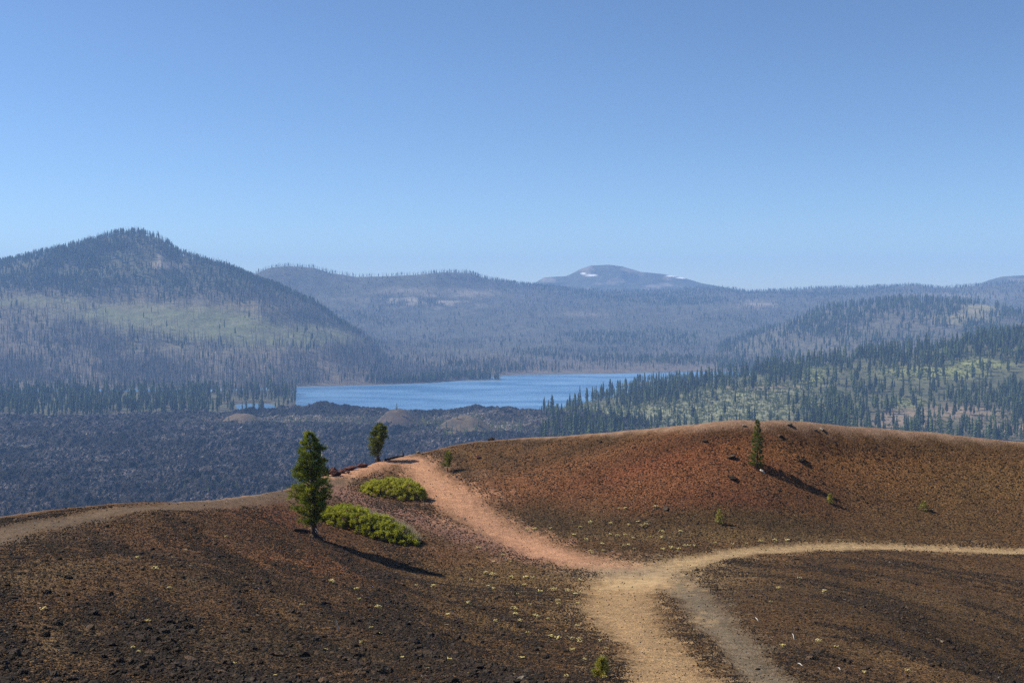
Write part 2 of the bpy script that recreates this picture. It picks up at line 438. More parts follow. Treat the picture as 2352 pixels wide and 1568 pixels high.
def build_cone():
    th = np.concatenate([np.linspace(-math.pi, -0.56, 90, endpoint=False), np.linspace(-0.56, 0.56, 720, endpoint=False), np.linspace(0.56, math.pi, 90, endpoint=False)])
    r = np.concatenate([[0.0], np.geomspace(1.2, 116, 440), np.geomspace(119, 470, 50)])
    TH, R = np.meshgrid(th, r)
    X = R * np.sin(TH); Y = R * np.cos(TH)
    Z = ground(X, Y)
    nr, nt = X.shape
    x, y, z = X.ravel(), Y.ravel(), Z.ravel()
    wob = np.maximum(.5, 1 + 0.5 * fbm(x / 2.2, y / 2.2, 3, 77) + 0.6 * fbm(x / .35, y / .35, 2, 78))
    def pm(path, inner=0.15, outer=1.9):
        return sstep(outer, inner, line_dist(x, y, *path) * wob)
    big = fbm(x / 9, y / 9, 4, 3); mid = fbm(x / 2.3, y / 2.3, 4, 4)
    strk = fbm((x * .4 - y * .92) / 7.0, (x * .92 + y * .4) / 1.3, 4, 6)
    col = np.tile(np.array([0.088, 0.057, 0.036]), (len(x), 1))
    col = mix(col, (0.052, 0.040, 0.032), sstep(-0.1, 0.45, mid + 0.5 * big) * 0.7)
    col = mix(col, (0.135, 0.092, 0.056), sstep(0.0, 0.5, strk) * 0.45)
    for (bx, by, rx, ry, cc, st) in [
        (1500, 1060, 330, 45, (0.145, 0.056, 0.042), .85), (1230, 1100, 200, 45, (0.165, 0.088, 0.058), .8), (1750, 1040, 160, 32, (0.165, 0.078, 0.046), .7),
        (1950, 1060, 230, 34, (0.20, 0.115, 0.060), .8), (1560, 1115, 260, 26, (0.16, 0.078, 0.052), .7), (1650, 1150, 260, 22, (0.115, 0.050, 0.038), .7),
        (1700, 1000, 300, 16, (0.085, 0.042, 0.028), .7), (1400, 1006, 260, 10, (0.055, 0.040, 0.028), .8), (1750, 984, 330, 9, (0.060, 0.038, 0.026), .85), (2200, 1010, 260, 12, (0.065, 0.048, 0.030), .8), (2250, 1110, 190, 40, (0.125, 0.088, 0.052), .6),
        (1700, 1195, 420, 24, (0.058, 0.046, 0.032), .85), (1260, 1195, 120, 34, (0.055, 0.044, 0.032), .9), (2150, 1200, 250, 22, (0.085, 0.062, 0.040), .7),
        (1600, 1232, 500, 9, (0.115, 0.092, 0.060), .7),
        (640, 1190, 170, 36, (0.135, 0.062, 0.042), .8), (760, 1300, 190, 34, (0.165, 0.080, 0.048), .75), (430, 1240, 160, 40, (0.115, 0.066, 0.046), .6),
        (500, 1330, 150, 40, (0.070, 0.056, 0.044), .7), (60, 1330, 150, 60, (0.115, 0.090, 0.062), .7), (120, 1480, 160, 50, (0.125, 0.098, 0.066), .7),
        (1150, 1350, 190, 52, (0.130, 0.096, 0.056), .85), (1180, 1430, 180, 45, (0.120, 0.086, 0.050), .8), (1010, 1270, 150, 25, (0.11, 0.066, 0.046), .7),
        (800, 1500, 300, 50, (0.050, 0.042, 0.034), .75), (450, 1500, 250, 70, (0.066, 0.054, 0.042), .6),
        (1440, 1300, 120, 14, (0.21, 0.175, 0.125), .8), (1610, 1330, 130, 26, (0.17, 0.135, 0.090), .75),
        (1590, 1450, 60, 50, (0.085, 0.060, 0.038), .8), (1650, 1530, 60, 30, (0.12, 0.083, 0.048), .6), (1760, 1370, 120, 36, (0.070, 0.048, 0.034), .7),
        (2150, 1390, 250, 30, (0.125, 0.095, 0.062), .5), (2020, 1490, 190, 35, (0.130, 0.092, 0.056), .6), (1850, 1500, 90, 45, (0.060, 0.044, 0.034), .7), (2300, 1330, 250, 40, (0.07, 0.052, 0.038), .5), (2250, 1480, 300, 90, (0.056, 0.042, 0.028), .75)]:  # last patch puts the shade of the right-hand hollow into the ground colour
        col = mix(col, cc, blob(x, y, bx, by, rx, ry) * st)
    col = col * np.array([1.52, 1.25, .86])
    grit = np.full(len(x), 1.0)
    trail = np.zeros(len(x))
    th_v = TH.ravel(); over = R.ravel() - rim(th_v)
    rimm = sstep(-1.0, -.2, over + 0.3 * mid) * sstep(9, 2, over)
    rimm = rimm * np.where(np.abs(th_v) < 0.6, 1, 0)
    col = mix(col, (0.26, 0.165, 0.108), rimm * 0.85); grit *= 1 - 0.75 * rimm
    for path, cc, st, tr in [(RIMP, (0.150, 0.112, 0.076), .7, 1), (PINK2, (0.240, 0.130, 0.092), .9, 0), (PINK, (0.44, 0.235, 0.135), .92, 1),
                             (GREY, (0.170, 0.135, 0.090), .85, 1), (OCHRE, (0.36, 0.235, 0.120), .88, 1), (OCHRE2, (0.38, 0.265, 0.140), .92, 1)]:
        m = pm(path)
        col = mix(col, np.array(cc), m * st); grit *= 1 - 0.62 * m * (1 if tr else .6)
        if tr: trail = np.maximum(trail, m)
    col = mix(col, (0.20, 0.155, 0.105), blob(x, y, 1425, 1312, 120, 14) * .65)
    z = z - 0.07 * sstep(.3, .9, trail)
    # the slope outside the rim
    col = mix(col, (0.10, 0.075, 0.055), sstep(8, 25, over))
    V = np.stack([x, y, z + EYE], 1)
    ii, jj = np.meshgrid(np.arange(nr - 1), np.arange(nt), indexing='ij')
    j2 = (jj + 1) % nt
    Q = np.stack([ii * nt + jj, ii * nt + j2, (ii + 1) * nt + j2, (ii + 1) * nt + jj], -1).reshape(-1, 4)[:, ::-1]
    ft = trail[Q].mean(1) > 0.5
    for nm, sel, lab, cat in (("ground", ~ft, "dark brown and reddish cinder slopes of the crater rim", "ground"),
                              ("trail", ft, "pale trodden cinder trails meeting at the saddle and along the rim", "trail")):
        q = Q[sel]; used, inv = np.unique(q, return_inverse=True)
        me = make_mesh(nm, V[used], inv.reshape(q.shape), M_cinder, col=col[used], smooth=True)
        a = me.attributes.new("grit", 'FLOAT', 'POINT'); a.data.foreach_set("value", grit[used].astype(np.float32))
        tag(link(nm, me), lab, cat, kind="structure")
build_cone()

# ------------------------------------------------------------------ the country beyond: strips of terrain
def pchip(Dk, Zk, Dq):
    """monotone cubic through knots, column by column: Dk, Zk (k, n); Dq (m, n)"""
    k, n = Dk.shape
    h = np.maximum(np.diff(Dk, axis=0), 1e-3); d = np.diff(Zk, axis=0) / h
    m = np.zeros_like(Zk); m[0] = d[0]; m[-1] = d[-1]
    for i in range(1, k - 1):
        w1 = 2 * h[i] + h[i - 1]; w2 = h[i] + 2 * h[i - 1]
        same = d[i - 1] * d[i] > 0
        with np.errstate(divide='ignore', invalid='ignore'):
            hm = (w1 + w2) / (w1 / d[i - 1] + w2 / d[i])
        m[i] = np.where(same, hm, 0)
    out = np.zeros_like(Dq); cols = np.arange(n)
    for q in range(Dq.shape[0]):
        i = np.clip((Dq[q][None] >= Dk).sum(0) - 1, 0, k - 2)
        t = np.clip((Dq[q] - Dk[i, cols]) / h[i, cols], 0, 1); hh = h[i, cols]
        out[q] = ((1 + 2 * t) * (1 - t) ** 2 * Zk[i, cols] + t * (1 - t) ** 2 * hh * m[i, cols]
                  + t * t * (3 - 2 * t) * Zk[i + 1, cols] + t * t * (t - 1) * hh * m[i + 1, cols])
    return out

class Strip:
    def __init__(s, xs, knots, rows):
        """knots: list of (depth function, height function) of the column position; rows per gap"""
        s.xs = xs = np.asarray(xs, float)
        Dk = np.stack([np.broadcast_to(k[0](xs), xs.shape) for k in knots]).astype(float)
        Zk = np.stack([np.broadcast_to(k[1](xs, d), xs.shape) for k, d in zip(knots, Dk)]).astype(float)
        qs = []
        for i, r in enumerate(rows):
            t = np.linspace(0, 1, r, endpoint=(i == len(rows) - 1))[:, None]
            qs.append(Dk[i] * (1 - t) + Dk[i + 1] * t)
        s.D = np.concatenate(qs)
        s.Z = pchip(Dk, Zk, s.D)
        s.X = (xs - CX)[None] / F * s.D
        s.Y = s.D
    def px(s): return project(s.X, s.Y, s.Z)
    def build(s, name, mat, col, lab, cat, smooth=True):
        nr, nt = s.X.shape
        V = np.stack([s.X.ravel(), s.Y.ravel(), s.Z.ravel() + EYE], 1)
        ii, jj = np.meshgrid(np.arange(nr - 1), np.arange(nt - 1), indexing='ij')
        Q = np.stack([ii * nt + jj, ii * nt + jj + 1, (ii + 1) * nt + jj + 1, (ii + 1) * nt + jj], -1).reshape(-1, 4)
        return tag(link(name, make_mesh(name, V, Q, mat, col=col, smooth=smooth)), lab, cat, kind="structure")
    def sample(s, n, weight, near=1.0):
        """n random points on the strip: world area / depth^near * weight"""
        X, Y, Z = s.X, s.Y, s.Z
        ar = np.abs((X[:-1, 1:] - X[:-1, :-1]) * (Y[1:, :-1] - Y[:-1, :-1]))
        w = (ar * (weight / np.maximum(Y, 1) ** near)[:-1, :-1]).ravel()
        k = rng.choice(len(w), n, p=w / w.sum())
        i, j = np.divmod(k, X.shape[1] - 1); a = rng.random(n); b = rng.random(n)
        def bl(Q): return (Q[i, j] * (1 - a) + Q[i + 1, j] * a) * (1 - b) + (Q[i, j + 1] * (1 - a) + Q[i + 1, j + 1] * a) * b
        return np.stack([bl(X), bl(Y), bl(Z)], 1)

def yk(table):   # height from a picture row
    return lambda x, D: unproject(x, ip(x, table), D)[2]
def dk(table): return lambda x: ip(x, table)
def const(v): return lambda *a: np.full(np.shape(a[0]), float(v))
def pblob(px, py, x, y, rx, ry, seed=0):
    q = ((px - x) / rx) ** 2 + ((py - y) / ry) ** 2
    return np.exp(-q * (1 + 0.5 * fbm(px / rx * 2.2 + seed, py / ry * 2.2, 3, 11 + seed)))

WATER = -215.0
def shore_D(table):
    return lambda x: -WATER / np.maximum((ip(x, table) - 670.0) / F, 0.02)

# lake
lx = np.linspace(-2600, 2600, 60); ly = np.linspace(1450, 4200, 60)
LX, LY = np.meshgrid(lx, ly)
def mat_water():
    s = NT("lake_water"); p = s.pos()
    mp = s.n("ShaderNodeMapping"); s.l(p, mp.inputs[0]); mp.inputs["Scale"].default_value = (0.35, 1.0, 1.0); mp.inputs["Rotation"].default_value = (0, 0, 0.25)
    n1 = s.noise(mp.outputs[0], 0.35, 4, 0.7); n2 = s.noise(mp.outputs[0], 0.010, 4, 0.6)
    b = s.n("ShaderNodeBsdfPrincipled")
    c = s.ramp(n2, [(0.40, (0.060, 0.160, 0.305)), (0.60, (0.155, 0.295, 0.47))])
    s.l(c, b.inputs["Base Color"]); b.inputs["Roughness"].default_value = 0.22; b.inputs["IOR"].default_value = 1.33
    s.l(s.bump(n1, 1.0, 1.6), b.inputs["Normal"])
    s.l(b.outputs[0], s.out.inputs["Surface"])
    return s.m
V = np.stack([LX.ravel(), LY.ravel(), np.full(LX.size, WATER + EYE)], 1)
ii, jj = np.meshgrid(np.arange(59), np.arange(59), indexing='ij')
Q = np.stack([ii * 60 + jj, ii * 60 + jj + 1, (ii + 1) * 60 + jj + 1, (ii + 1) * 60 + jj], -1).reshape(-1, 4)
tag(link("lake", make_mesh("lake", V, Q, mat_water())), "rippled blue lake between the lava field and the burnt hills", "lake", kind="structure")

# lava field
LAVA_EDGE = [(-600, 958), (0, 957), (300, 955), (560, 946), (650, 942), (1200, 946), (1300, 955), (1480, 976), (1600, 985), (2600, 990)]
def lava_D(x): return (-LAVA_Z) / ((ip(x, LAVA_EDGE) - 670.0) / F)
def build_lava():
    xs = np.linspace(-420, 2250, 820)
    s = Strip(xs, [(const(430), const(LAVA_Z - 6)), (const(900), const(LAVA_Z)), (lambda x: lava_D(x) - 25, const(LAVA_Z)),
                   (lambda x: lava_D(x) + 15, const(LAVA_Z - 4)), (lambda x: lava_D(x) + 70, const(WATER - 8))], [12, 400, 14, 8])
    X, Y = s.X, s.Y
    amp = sstep(420, 800, Y) * sstep(30, -30, Y - lava_D(xs)[None])
    px_, py_ = s.px()
    z = 7.0 * (ridged(X / 170 + .6 * fbm(X / 120, Y / 120, 2, 19), Y / 60, 3, 27) - .1) + 4.5 * ridged(X / 70, Y / 70, 4, 2) + 5.0 * ridged(X / 23, Y / 23, 4, 8) + 4.2 * ridged(X / 8.5, Y / 10.0, 3, 12) + 2.0 * fbm(X / 150, Y / 150, 3, 14)
    flat = np.clip(pblob(px_, py_, 800, 970, 330, 9, 4) + pblob(px_, py_, 1140, 985, 120, 14, 5), 0, 1)
    z = z * (1 - 0.75 * flat)
    for (bx, w, D0, dw, h) in [(740, 90, 1995, 60, 7), (860, 60, 2000, 50, 4), (1190, 90, 1930, 70, 7), (1110, 60, 1960, 50, 6), (1330, 110, 1830, 90, 10), (1420, 90, 1760, 70, 4), (560, 60, 2000, 40, 4)]:
        z = z + h * np.exp(-((xs[None] - bx) / w) ** 2 - ((Y - D0) / dw) ** 2)
    s.Z = s.Z + z * amp
    px_, py_ = px_.ravel(), py_.ravel()
    X, Y = X.ravel(), Y.ravel()
    col = np.tile(np.array([0.030, 0.025, 0.024]), (len(X), 1))
    col = mix(col, (0.052, 0.045, 0.042), sstep(0.1, 0.5, fbm(X / 40, Y / 40, 4, 33)) * 0.8)
    col = mix(col, (0.120, 0.100, 0.070), flat.ravel() * 0.75)
    col = mix(col, (0.20, 0.18, 0.15), sstep(.55, .75, fbm(X / 9, Y / 14, 3, 41)) * .5)
    s.build("lava_field", M_lava, col, "black rubbly lava field stretching to the lake", "lava field", smooth=False)
    return s
LAVA = build_lava()

# cinder mounds standing in the lava
def mound(x, y_base, wpx, hpx, cc, cc2, lab, seed, tail=0.0):
    D = -LAVA_Z / ((y_base - 670.0) / F)
    k = D / F; R = wpx * 0.5 * k; H = hpx * k
    X0 = (x - CX) * k
    t = np.linspace(0, 2 * math.pi, 64, endpoint=False); r = np.linspace(0, 1.25, 22)
    TH, RR = np.meshgrid(t, r)
    lx_ = RR * np.cos(TH) * R * (1 + tail * (np.cos(TH) < 0)); ly_ = RR * np.sin(TH) * R * 1.1
    prof = np.where(RR < 1.0, (0.5 + 0.5 * np.cos(np.pi * np.clip(RR, 0, 1))) ** 0.9, -0.4 * (RR - 1))
    zz = H * 1.06 * prof * (1 + 0.18 * fbm(lx_ / (R * .5) + seed, ly_ / (R * .5), 3, seed))
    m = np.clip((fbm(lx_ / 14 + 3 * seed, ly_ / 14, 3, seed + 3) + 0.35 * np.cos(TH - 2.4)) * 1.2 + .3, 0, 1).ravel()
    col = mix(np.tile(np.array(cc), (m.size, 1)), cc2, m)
    V = np.stack([lx_.ravel(), ly_.ravel(), zz.ravel()], 1)
    ii, jj = np.meshgrid(np.arange(21), np.arange(64), indexing='ij'); j2 = (jj + 1) % 64
    Q = np.stack([ii * 64 + jj, ii * 64 + j2, (ii + 1) * 64 + j2, (ii + 1) * 64 + jj], -1).reshape(-1, 4)[:, ::-1]
    o = link("cinder_mound", make_mesh("cinder_mound", V, Q, M_mound, col=col, smooth=True), loc=(X0, D + R, LAVA_Z + EYE - 1.5))
    tag(o, lab, "cinder mound", "cinder mounds in the lava field", "structure")
    return X0, D + R, R, H
mound(545, 976, 120, 22, (0.135, 0.098, 0.062), (0.10, 0.068, 0.05), "small tan cinder mound alone at the left end of the lava field's far strip", 3, .35)
mound(908, 986, 160, 40, (0.095, 0.068, 0.048), (0.032, 0.03, 0.027), "dark brown cinder mound with a pointed top, just behind the smaller rim pine", 5)
mound(1062, 1006, 215, 38, (0.13, 0.098, 0.062), (0.06, 0.052, 0.04), "broad tan cinder mound dotted with small trees above the rim crest", 8)

# flat shore with the left tree line
def build_flat():
    xs = np.linspace(-420, 700, 150)
    far = [(-600, 899), (270, 899), (480, 900), (500, 897), (650, 897), (690, 905), (700, 930)]
    s = Strip(xs, [(lambda x: lava_D(x) - 70, const(-216)), (lambda x: lava_D(x) + 10, const(-212.5)), (lambda x: shore_D(far)(x) - 30, const(-212.5)),
                   (lambda x: shore_D(far)(x), const(WATER - .3)), (lambda x: shore_D(far)(x) + 40, const(WATER - 5))], [4, 30, 5, 3])
    cut = sstep(660, 700, xs)[None] * 6
    gap = (np.exp(-((xs - 585) / 55) ** 2)[None]) * sstep(-2, 20, s.D - lava_D(xs)[None] - 60) * sstep(2230, 2180, s.D) * 5
    s.Z = s.Z - cut - gap + 0.5 * fbm(s.X / 30, s.Y / 30, 3, 51)
    n = s.X.size
    col = mix(np.tile(np.array([0.095, 0.095, 0.055]), (n, 1)), (0.075, 0.065, 0.045), sstep(-.1, .4, fbm(s.X.ravel() / 60, s.Y.ravel() / 60, 3, 52)))
    s.build("shore_flat", M_hill, col, "flat wooded shore between the lava field and the lake inlet", "shore")
    return s
FLAT = build_flat()

# left hill with its meadow and the burnt slope down to the lake
HC = [(-500, 700), (-100, 632), (0, 609), (60, 594), (130, 577), (200, 560), (250, 545), (290, 537), (320, 536), (345, 542), (370, 547), (390, 564), (410, 583),
      (440, 594), (480, 607), (520, 618), (560, 634), (600, 652), (640, 662), (680, 682), (720, 706), (760, 731), (800, 756), (830, 770), (848, 782), (862, 808), (900, 838), (1000, 858), (1100, 869), (1150, 874)]
HS = [(-500, 900), (270, 893), (500, 893), (690, 888), (860, 884), (970, 880), (1060, 874), (1128, 873), (1150, 873)]
def build_left_hill():
    xs = np.concatenate([np.linspace(-420, 0, 60, endpoint=False), np.linspace(0, 1150, 380)])
    sd = shore_D(HS)
    kD2 = [(-500, 2950), (845, 2900), (1000, 2790), (1150, sd(np.array([1150.]))[0] + 20)]
    kD3 = [(-500, 3300), (700, 3300), (845, 3200), (1000, 2850), (1150, sd(np.array([1150.]))[0] + 40)]
    kDc = [(-500, 4150), (0, 4050), (300, 3900), (600, 3700), (845, 3430), (1000, 2930), (1150, sd(np.array([1150.]))[0] + 60)]
    s = Strip(xs, [(lambda x: sd(x) - 120, const(WATER - 12)), (lambda x: sd(x) - 8, const(WATER - .5)), (sd, const(WATER + 0.8)),
                   (dk(kD2), yk([(-500, 800), (0, 795), (300, 802), (500, 796), (700, 800), (845, 835), (900, 866), (1000, 870), (1150, 872.5)])),
                   (dk(kD3), yk([(-500, 705), (0, 692), (200, 694), (400, 690), (600, 695), (700, 738), (845, 800), (900, 852), (1000, 863), (1150, 872)])),
                   (dk(kDc), yk(HC)), (lambda x: ip(x, kDc) + 350, lambda x, D: unproject(x, ip(x, HC), D - 350)[2] - 110), (lambda x: ip(x, kDc) + 1300, const(-240))],
              [3, 2, 50, 60, 80, 12, 8])
    px_, py_ = s.px()
    inland = sstep(30, 300, s.D - sd(xs)[None]) * sstep(-20, 120, np.abs(s.D - ip(xs, kDc)[None]))
    s.Z = s.Z + inland * (16 * fbm(s.X / 230, s.Y / 230, 4, 61) + 3 * fbm(s.X / 45, s.Y / 45, 3, 62)) * np.clip((1150 - xs) / 400, 0, 1)[None]
    kn = pblob(px_, py_, 690, 715, 90, 20, 1) * 12 - pblob(px_, py_, 430, 640, 60, 22, 2) * 14
    s.Z = s.Z + kn
    X, Y = s.X.ravel(), s.Y.ravel(); px_, py_ = s.px(); px_, py_ = px_.ravel(), py_.ravel()
    col = np.tile(np.array([0.125, 0.105, 0.082]), (len(X), 1))
    top = sstep(700, 640, py_ + 18 * fbm(px_ / 90, py_ / 30, 3, 65))
    col = mix(col, (0.075, 0.075, 0.045), top)
    mead = np.clip(pblob(px_, py_, 530, 757, 290, 40, 3) + pblob(px_, py_, 60, 692, 130, 12, 4) + pblob(px_, py_, 300, 720, 200, 22, 5) + 1.0 * pblob(px_, py_, 710, 778, 150, 18, 6), 0, 1)
    col = mix(col, (0.135, 0.148, 0.070), mead * (0.75 + 0.35 * fbm(px_ / 60, py_ / 9, 3, 66)))
    col = mix(col, (0.19, 0.165, 0.095), pblob(px_, py_, 600, 700, 120, 14, 7) * .6)
    col = mix(col, (0.36, 0.30, 0.24), np.clip(pblob(px_, py_, 385, 610, 34, 9, 8) + pblob(px_, py_, 368, 590, 8, 14, 9), 0, 1) * .8)
    col = mix(col, (0.10, 0.09, 0.075), sstep(3, 0, np.abs(s.D - sd(xs)[None]).ravel() / 6) * .8)
    s.build("forested_hill", M_hill, col, "tall hill on the left with a conifer covered top and green meadow", "hill")
    s.mead, s.top = mead.reshape(s.X.shape), top.reshape(s.X.shape)
    return s
HILL = build_left_hill()

# wide burnt basin rising to the ridge behind the lake
FC = [(400, 660), (580, 632), (620, 615), (660, 611), (720, 615), (760, 627), (820, 636), (880, 635), (960, 631), (1020, 625), (1080, 627), (1120, 642), (1160, 650), (1220, 657),
      (1300, 664), (1400, 670), (1540, 669), (1620, 661), (1680, 663), (1720, 670), (1800, 668), (1900, 663), (2000, 661), (2100, 659), (2160, 663), (2230, 658), (2352, 650), (2750, 640)]
FS = [(400, 880), (1000, 868), (1130, 864), (1200, 860), (1400, 858), (1600, 853), (1700, 852), (2800, 850)]
def build_ridge():
    xs = np.linspace(430, 2750, 520); sd = shore_D(FS)
    kc = [(400, 5200), (1000, 5400), (1300, 6200), (1700, 6500), (2352, 6000), (2750, 6000)]
    s = Strip(xs, [(lambda x: sd(x) - 150, const(WATER - 15)), (lambda x: sd(x) - 10, const(WATER - .5)), (sd, const(WATER + 1.0)),
                   (const(4200), yk([(400, 790), (1000, 775), (1400, 780), (1900, 792), (2700, 790)])),
                   (const(5000), yk([(400, 690), (800, 690), (1000, 700), (1400, 712), (1900, 716), (2352, 705), (2750, 690)])),
                   (dk(kc), yk(FC)), (lambda x: ip(x, kc) + 500, lambda x, D: unproject(x, ip(x, FC), D - 500)[2] - 70), (lambda x: ip(x, kc) + 1800, const(-250))],
              [3, 2, 50, 60, 50, 8, 6])
    inland = sstep(60, 700, s.D - sd(xs)[None]) * sstep(-20, 250, np.abs(s.D - ip(xs, kc)[None]))
    s.Z = s.Z + inland * (26 * fbm(s.X / 420, s.Y / 420, 4, 71) + 5 * fbm(s.X / 80, s.Y / 80, 3, 72))
    px_, py_ = s.px()
    s.Z += pblob(px_, py_, 1350, 722, 60, 12, 3) * 14 + pblob(px_, py_, 1690, 712, 90, 14, 4) * 14
    px_, py_ = s.px(); px_, py_ = px_.ravel(), py_.ravel()
    X, Y = s.X.ravel(), s.Y.ravel()
    col = np.tile(np.array([0.088, 0.086, 0.068]), (len(X), 1))
    col = mix(col, (0.085, 0.085, 0.060), sstep(-.1, .35, fbm(X / 500, Y / 400, 4, 75)) * .8)
    pale = np.clip(pblob(px_, py_, 980, 690, 130, 14, 1) * sstep(-.1, .3, fbm(px_ / 22, py_ / 7, 3, 76)) + pblob(px_, py_, 1080, 672, 60, 9, 2) * .7 + pblob(px_, py_, 1350, 722, 50, 7, 3) * .5
                   + pblob(px_, py_, 1735, 700, 45, 8, 4) * .8 + pblob(px_, py_, 2180, 680, 120, 8, 5) * .5 + pblob(px_, py_, 940, 668, 60, 8, 6) * .5, 0, 1)
    col = mix(col, (0.33, 0.28, 0.22), pale * .9)
    col = mix(col, (0.17, 0.13, 0.105), sstep(790, 850, py_) * .5)
    col = mix(col, (0.11, 0.10, 0.08), sstep(3, 0, np.abs(s.D - sd(xs)[None]).ravel() / 6) * .8)
    s.pale = pale.reshape(s.X.shape)
    s.build("burnt_ridge", M_hill, col, "long burnt ridge rising from the far lake shore across the view", "ridge")
    return s
RIDGE = build_ridge()

# distant mountains
def build_far(name, crest, D, depth, lab, cat, snow=None, base=700):
    xs = np.linspace(crest[0][0], crest[-1][0], 260)
    s = Strip(xs, [(const(D - depth), yk([(0, base), (3000, base)])), (const(D - depth * .45), lambda x, d: unproject(x, (ip(x, crest) * .5 + base * .5), d)[2]), (const(D), yk(crest)),
                   (const(D + depth * .5), lambda x, d: unproject(x, ip(x, crest), d - depth * .5)[2] - 120), (const(D + depth), const(-260))], [40, 60, 8, 5])
    s.Z += sstep(0, 300, D - s.D) * sstep(D - depth, D - depth + 300, s.D) * (30 * ridged(s.X / 500, s.Y / 500, 4, 81) + 8 * fbm(s.X / 90, s.Y / 90, 3, 82))
    px_, py_ = s.px(); px_, py_ = px_.ravel(), py_.ravel()
    X, Y = s.X.ravel(), s.Y.ravel()
    col = np.tile(np.array([0.075, 0.080, 0.060]), (len(X), 1))
    col = mix(col, (0.22, 0.19, 0.15), sstep(.05, .5, fbm(px_ / 30, py_ / 14, 4, 83)) * .8)
    if snow:
        for (x, y, rx, ry) in snow: col = mix(col, (0.85, 0.86, 0.88), np.clip(1.6 * pblob(px_, py_, x, y, rx, ry, 2) - .3, 0, 1))
    s.build(name, M_far, col, lab, cat)
    return s
PEAK = build_far("distant_mountain", [(1150, 690), (1215, 657), (1250, 637), (1300, 634), (1318, 626), (1332, 618), (1355, 610), (1400, 608), (1430, 612), (1450, 618), (1470, 624), (1520, 629), (1570, 638), (1610, 650),
          (1650, 657), (1720, 672), (1800, 690)], 7800, 800, "distant blue mountain with two small snow patches near its top", "mountain", snow=[(1340, 628, 7, 2.5), (1358, 632, 13, 2.6), (1545, 634, 16, 2.2), (1565, 638, 13, 2.2)])
KNOLL = build_far("distant_hill", [(2150, 690), (2200, 668), (2240, 655), (2270, 643), (2300, 635), (2352, 632), (2450, 636), (2600, 660), (2700, 690)], 7000, 800,
          "distant rounded hill at the far right of the skyline", "hill")

# forested ridge on the right, in front of the burnt one
RC = [(1650, 800), (1750, 765), (1820, 735), (1880, 714), (1950, 705), (2062, 693), (2150, 693), (2200, 699), (2260, 704), (2320, 718), (2400, 730), (2750, 770)]
def build_right_ridge():
    xs = np.linspace(1650, 2750, 260)
    s = Strip(xs, [(const(2800), const(-230)), (const(3150), yk([(1650, 855), (1900, 835), (2352, 800), (2750, 790)])), (const(3500), yk([(1650, 822), (1900, 775), (2200, 750), (2352, 755), (2750, 780)])),
                   (const(4000), yk(RC)), (const(4300), lambda x, D: unproject(x, ip(x, RC), D - 300)[2] - 60), (const(5000), const(-250))], [10, 40, 60, 8, 5])
    s.Z += sstep(0, 150, 4000 - s.D) * (14 * fbm(s.X / 260, s.Y / 260, 4, 91) + 3 * fbm(s.X / 50, s.Y / 50, 3, 92))
    px_, py_ = s.px(); knob = np.clip(pblob(px_, py_, 2262, 714, 62, 16, 1) + .7 * pblob(px_, py_, 2200, 735, 70, 12, 2), 0, 1)
    s.Z += knob * 10
    X, Y = s.X.ravel(), s.Y.ravel()
    col = np.tile(np.array([0.11, 0.10, 0.07]), (len(X), 1))
    col = mix(col, (0.27, 0.24, 0.13), knob.ravel() * .95)
    s.knob = knob
    s.build("wooded_ridge", M_hill, col, "dark wooded ridge with a grassy bald knob on the right", "ridge")
    return s
RRIDGE = build_right_ridge()

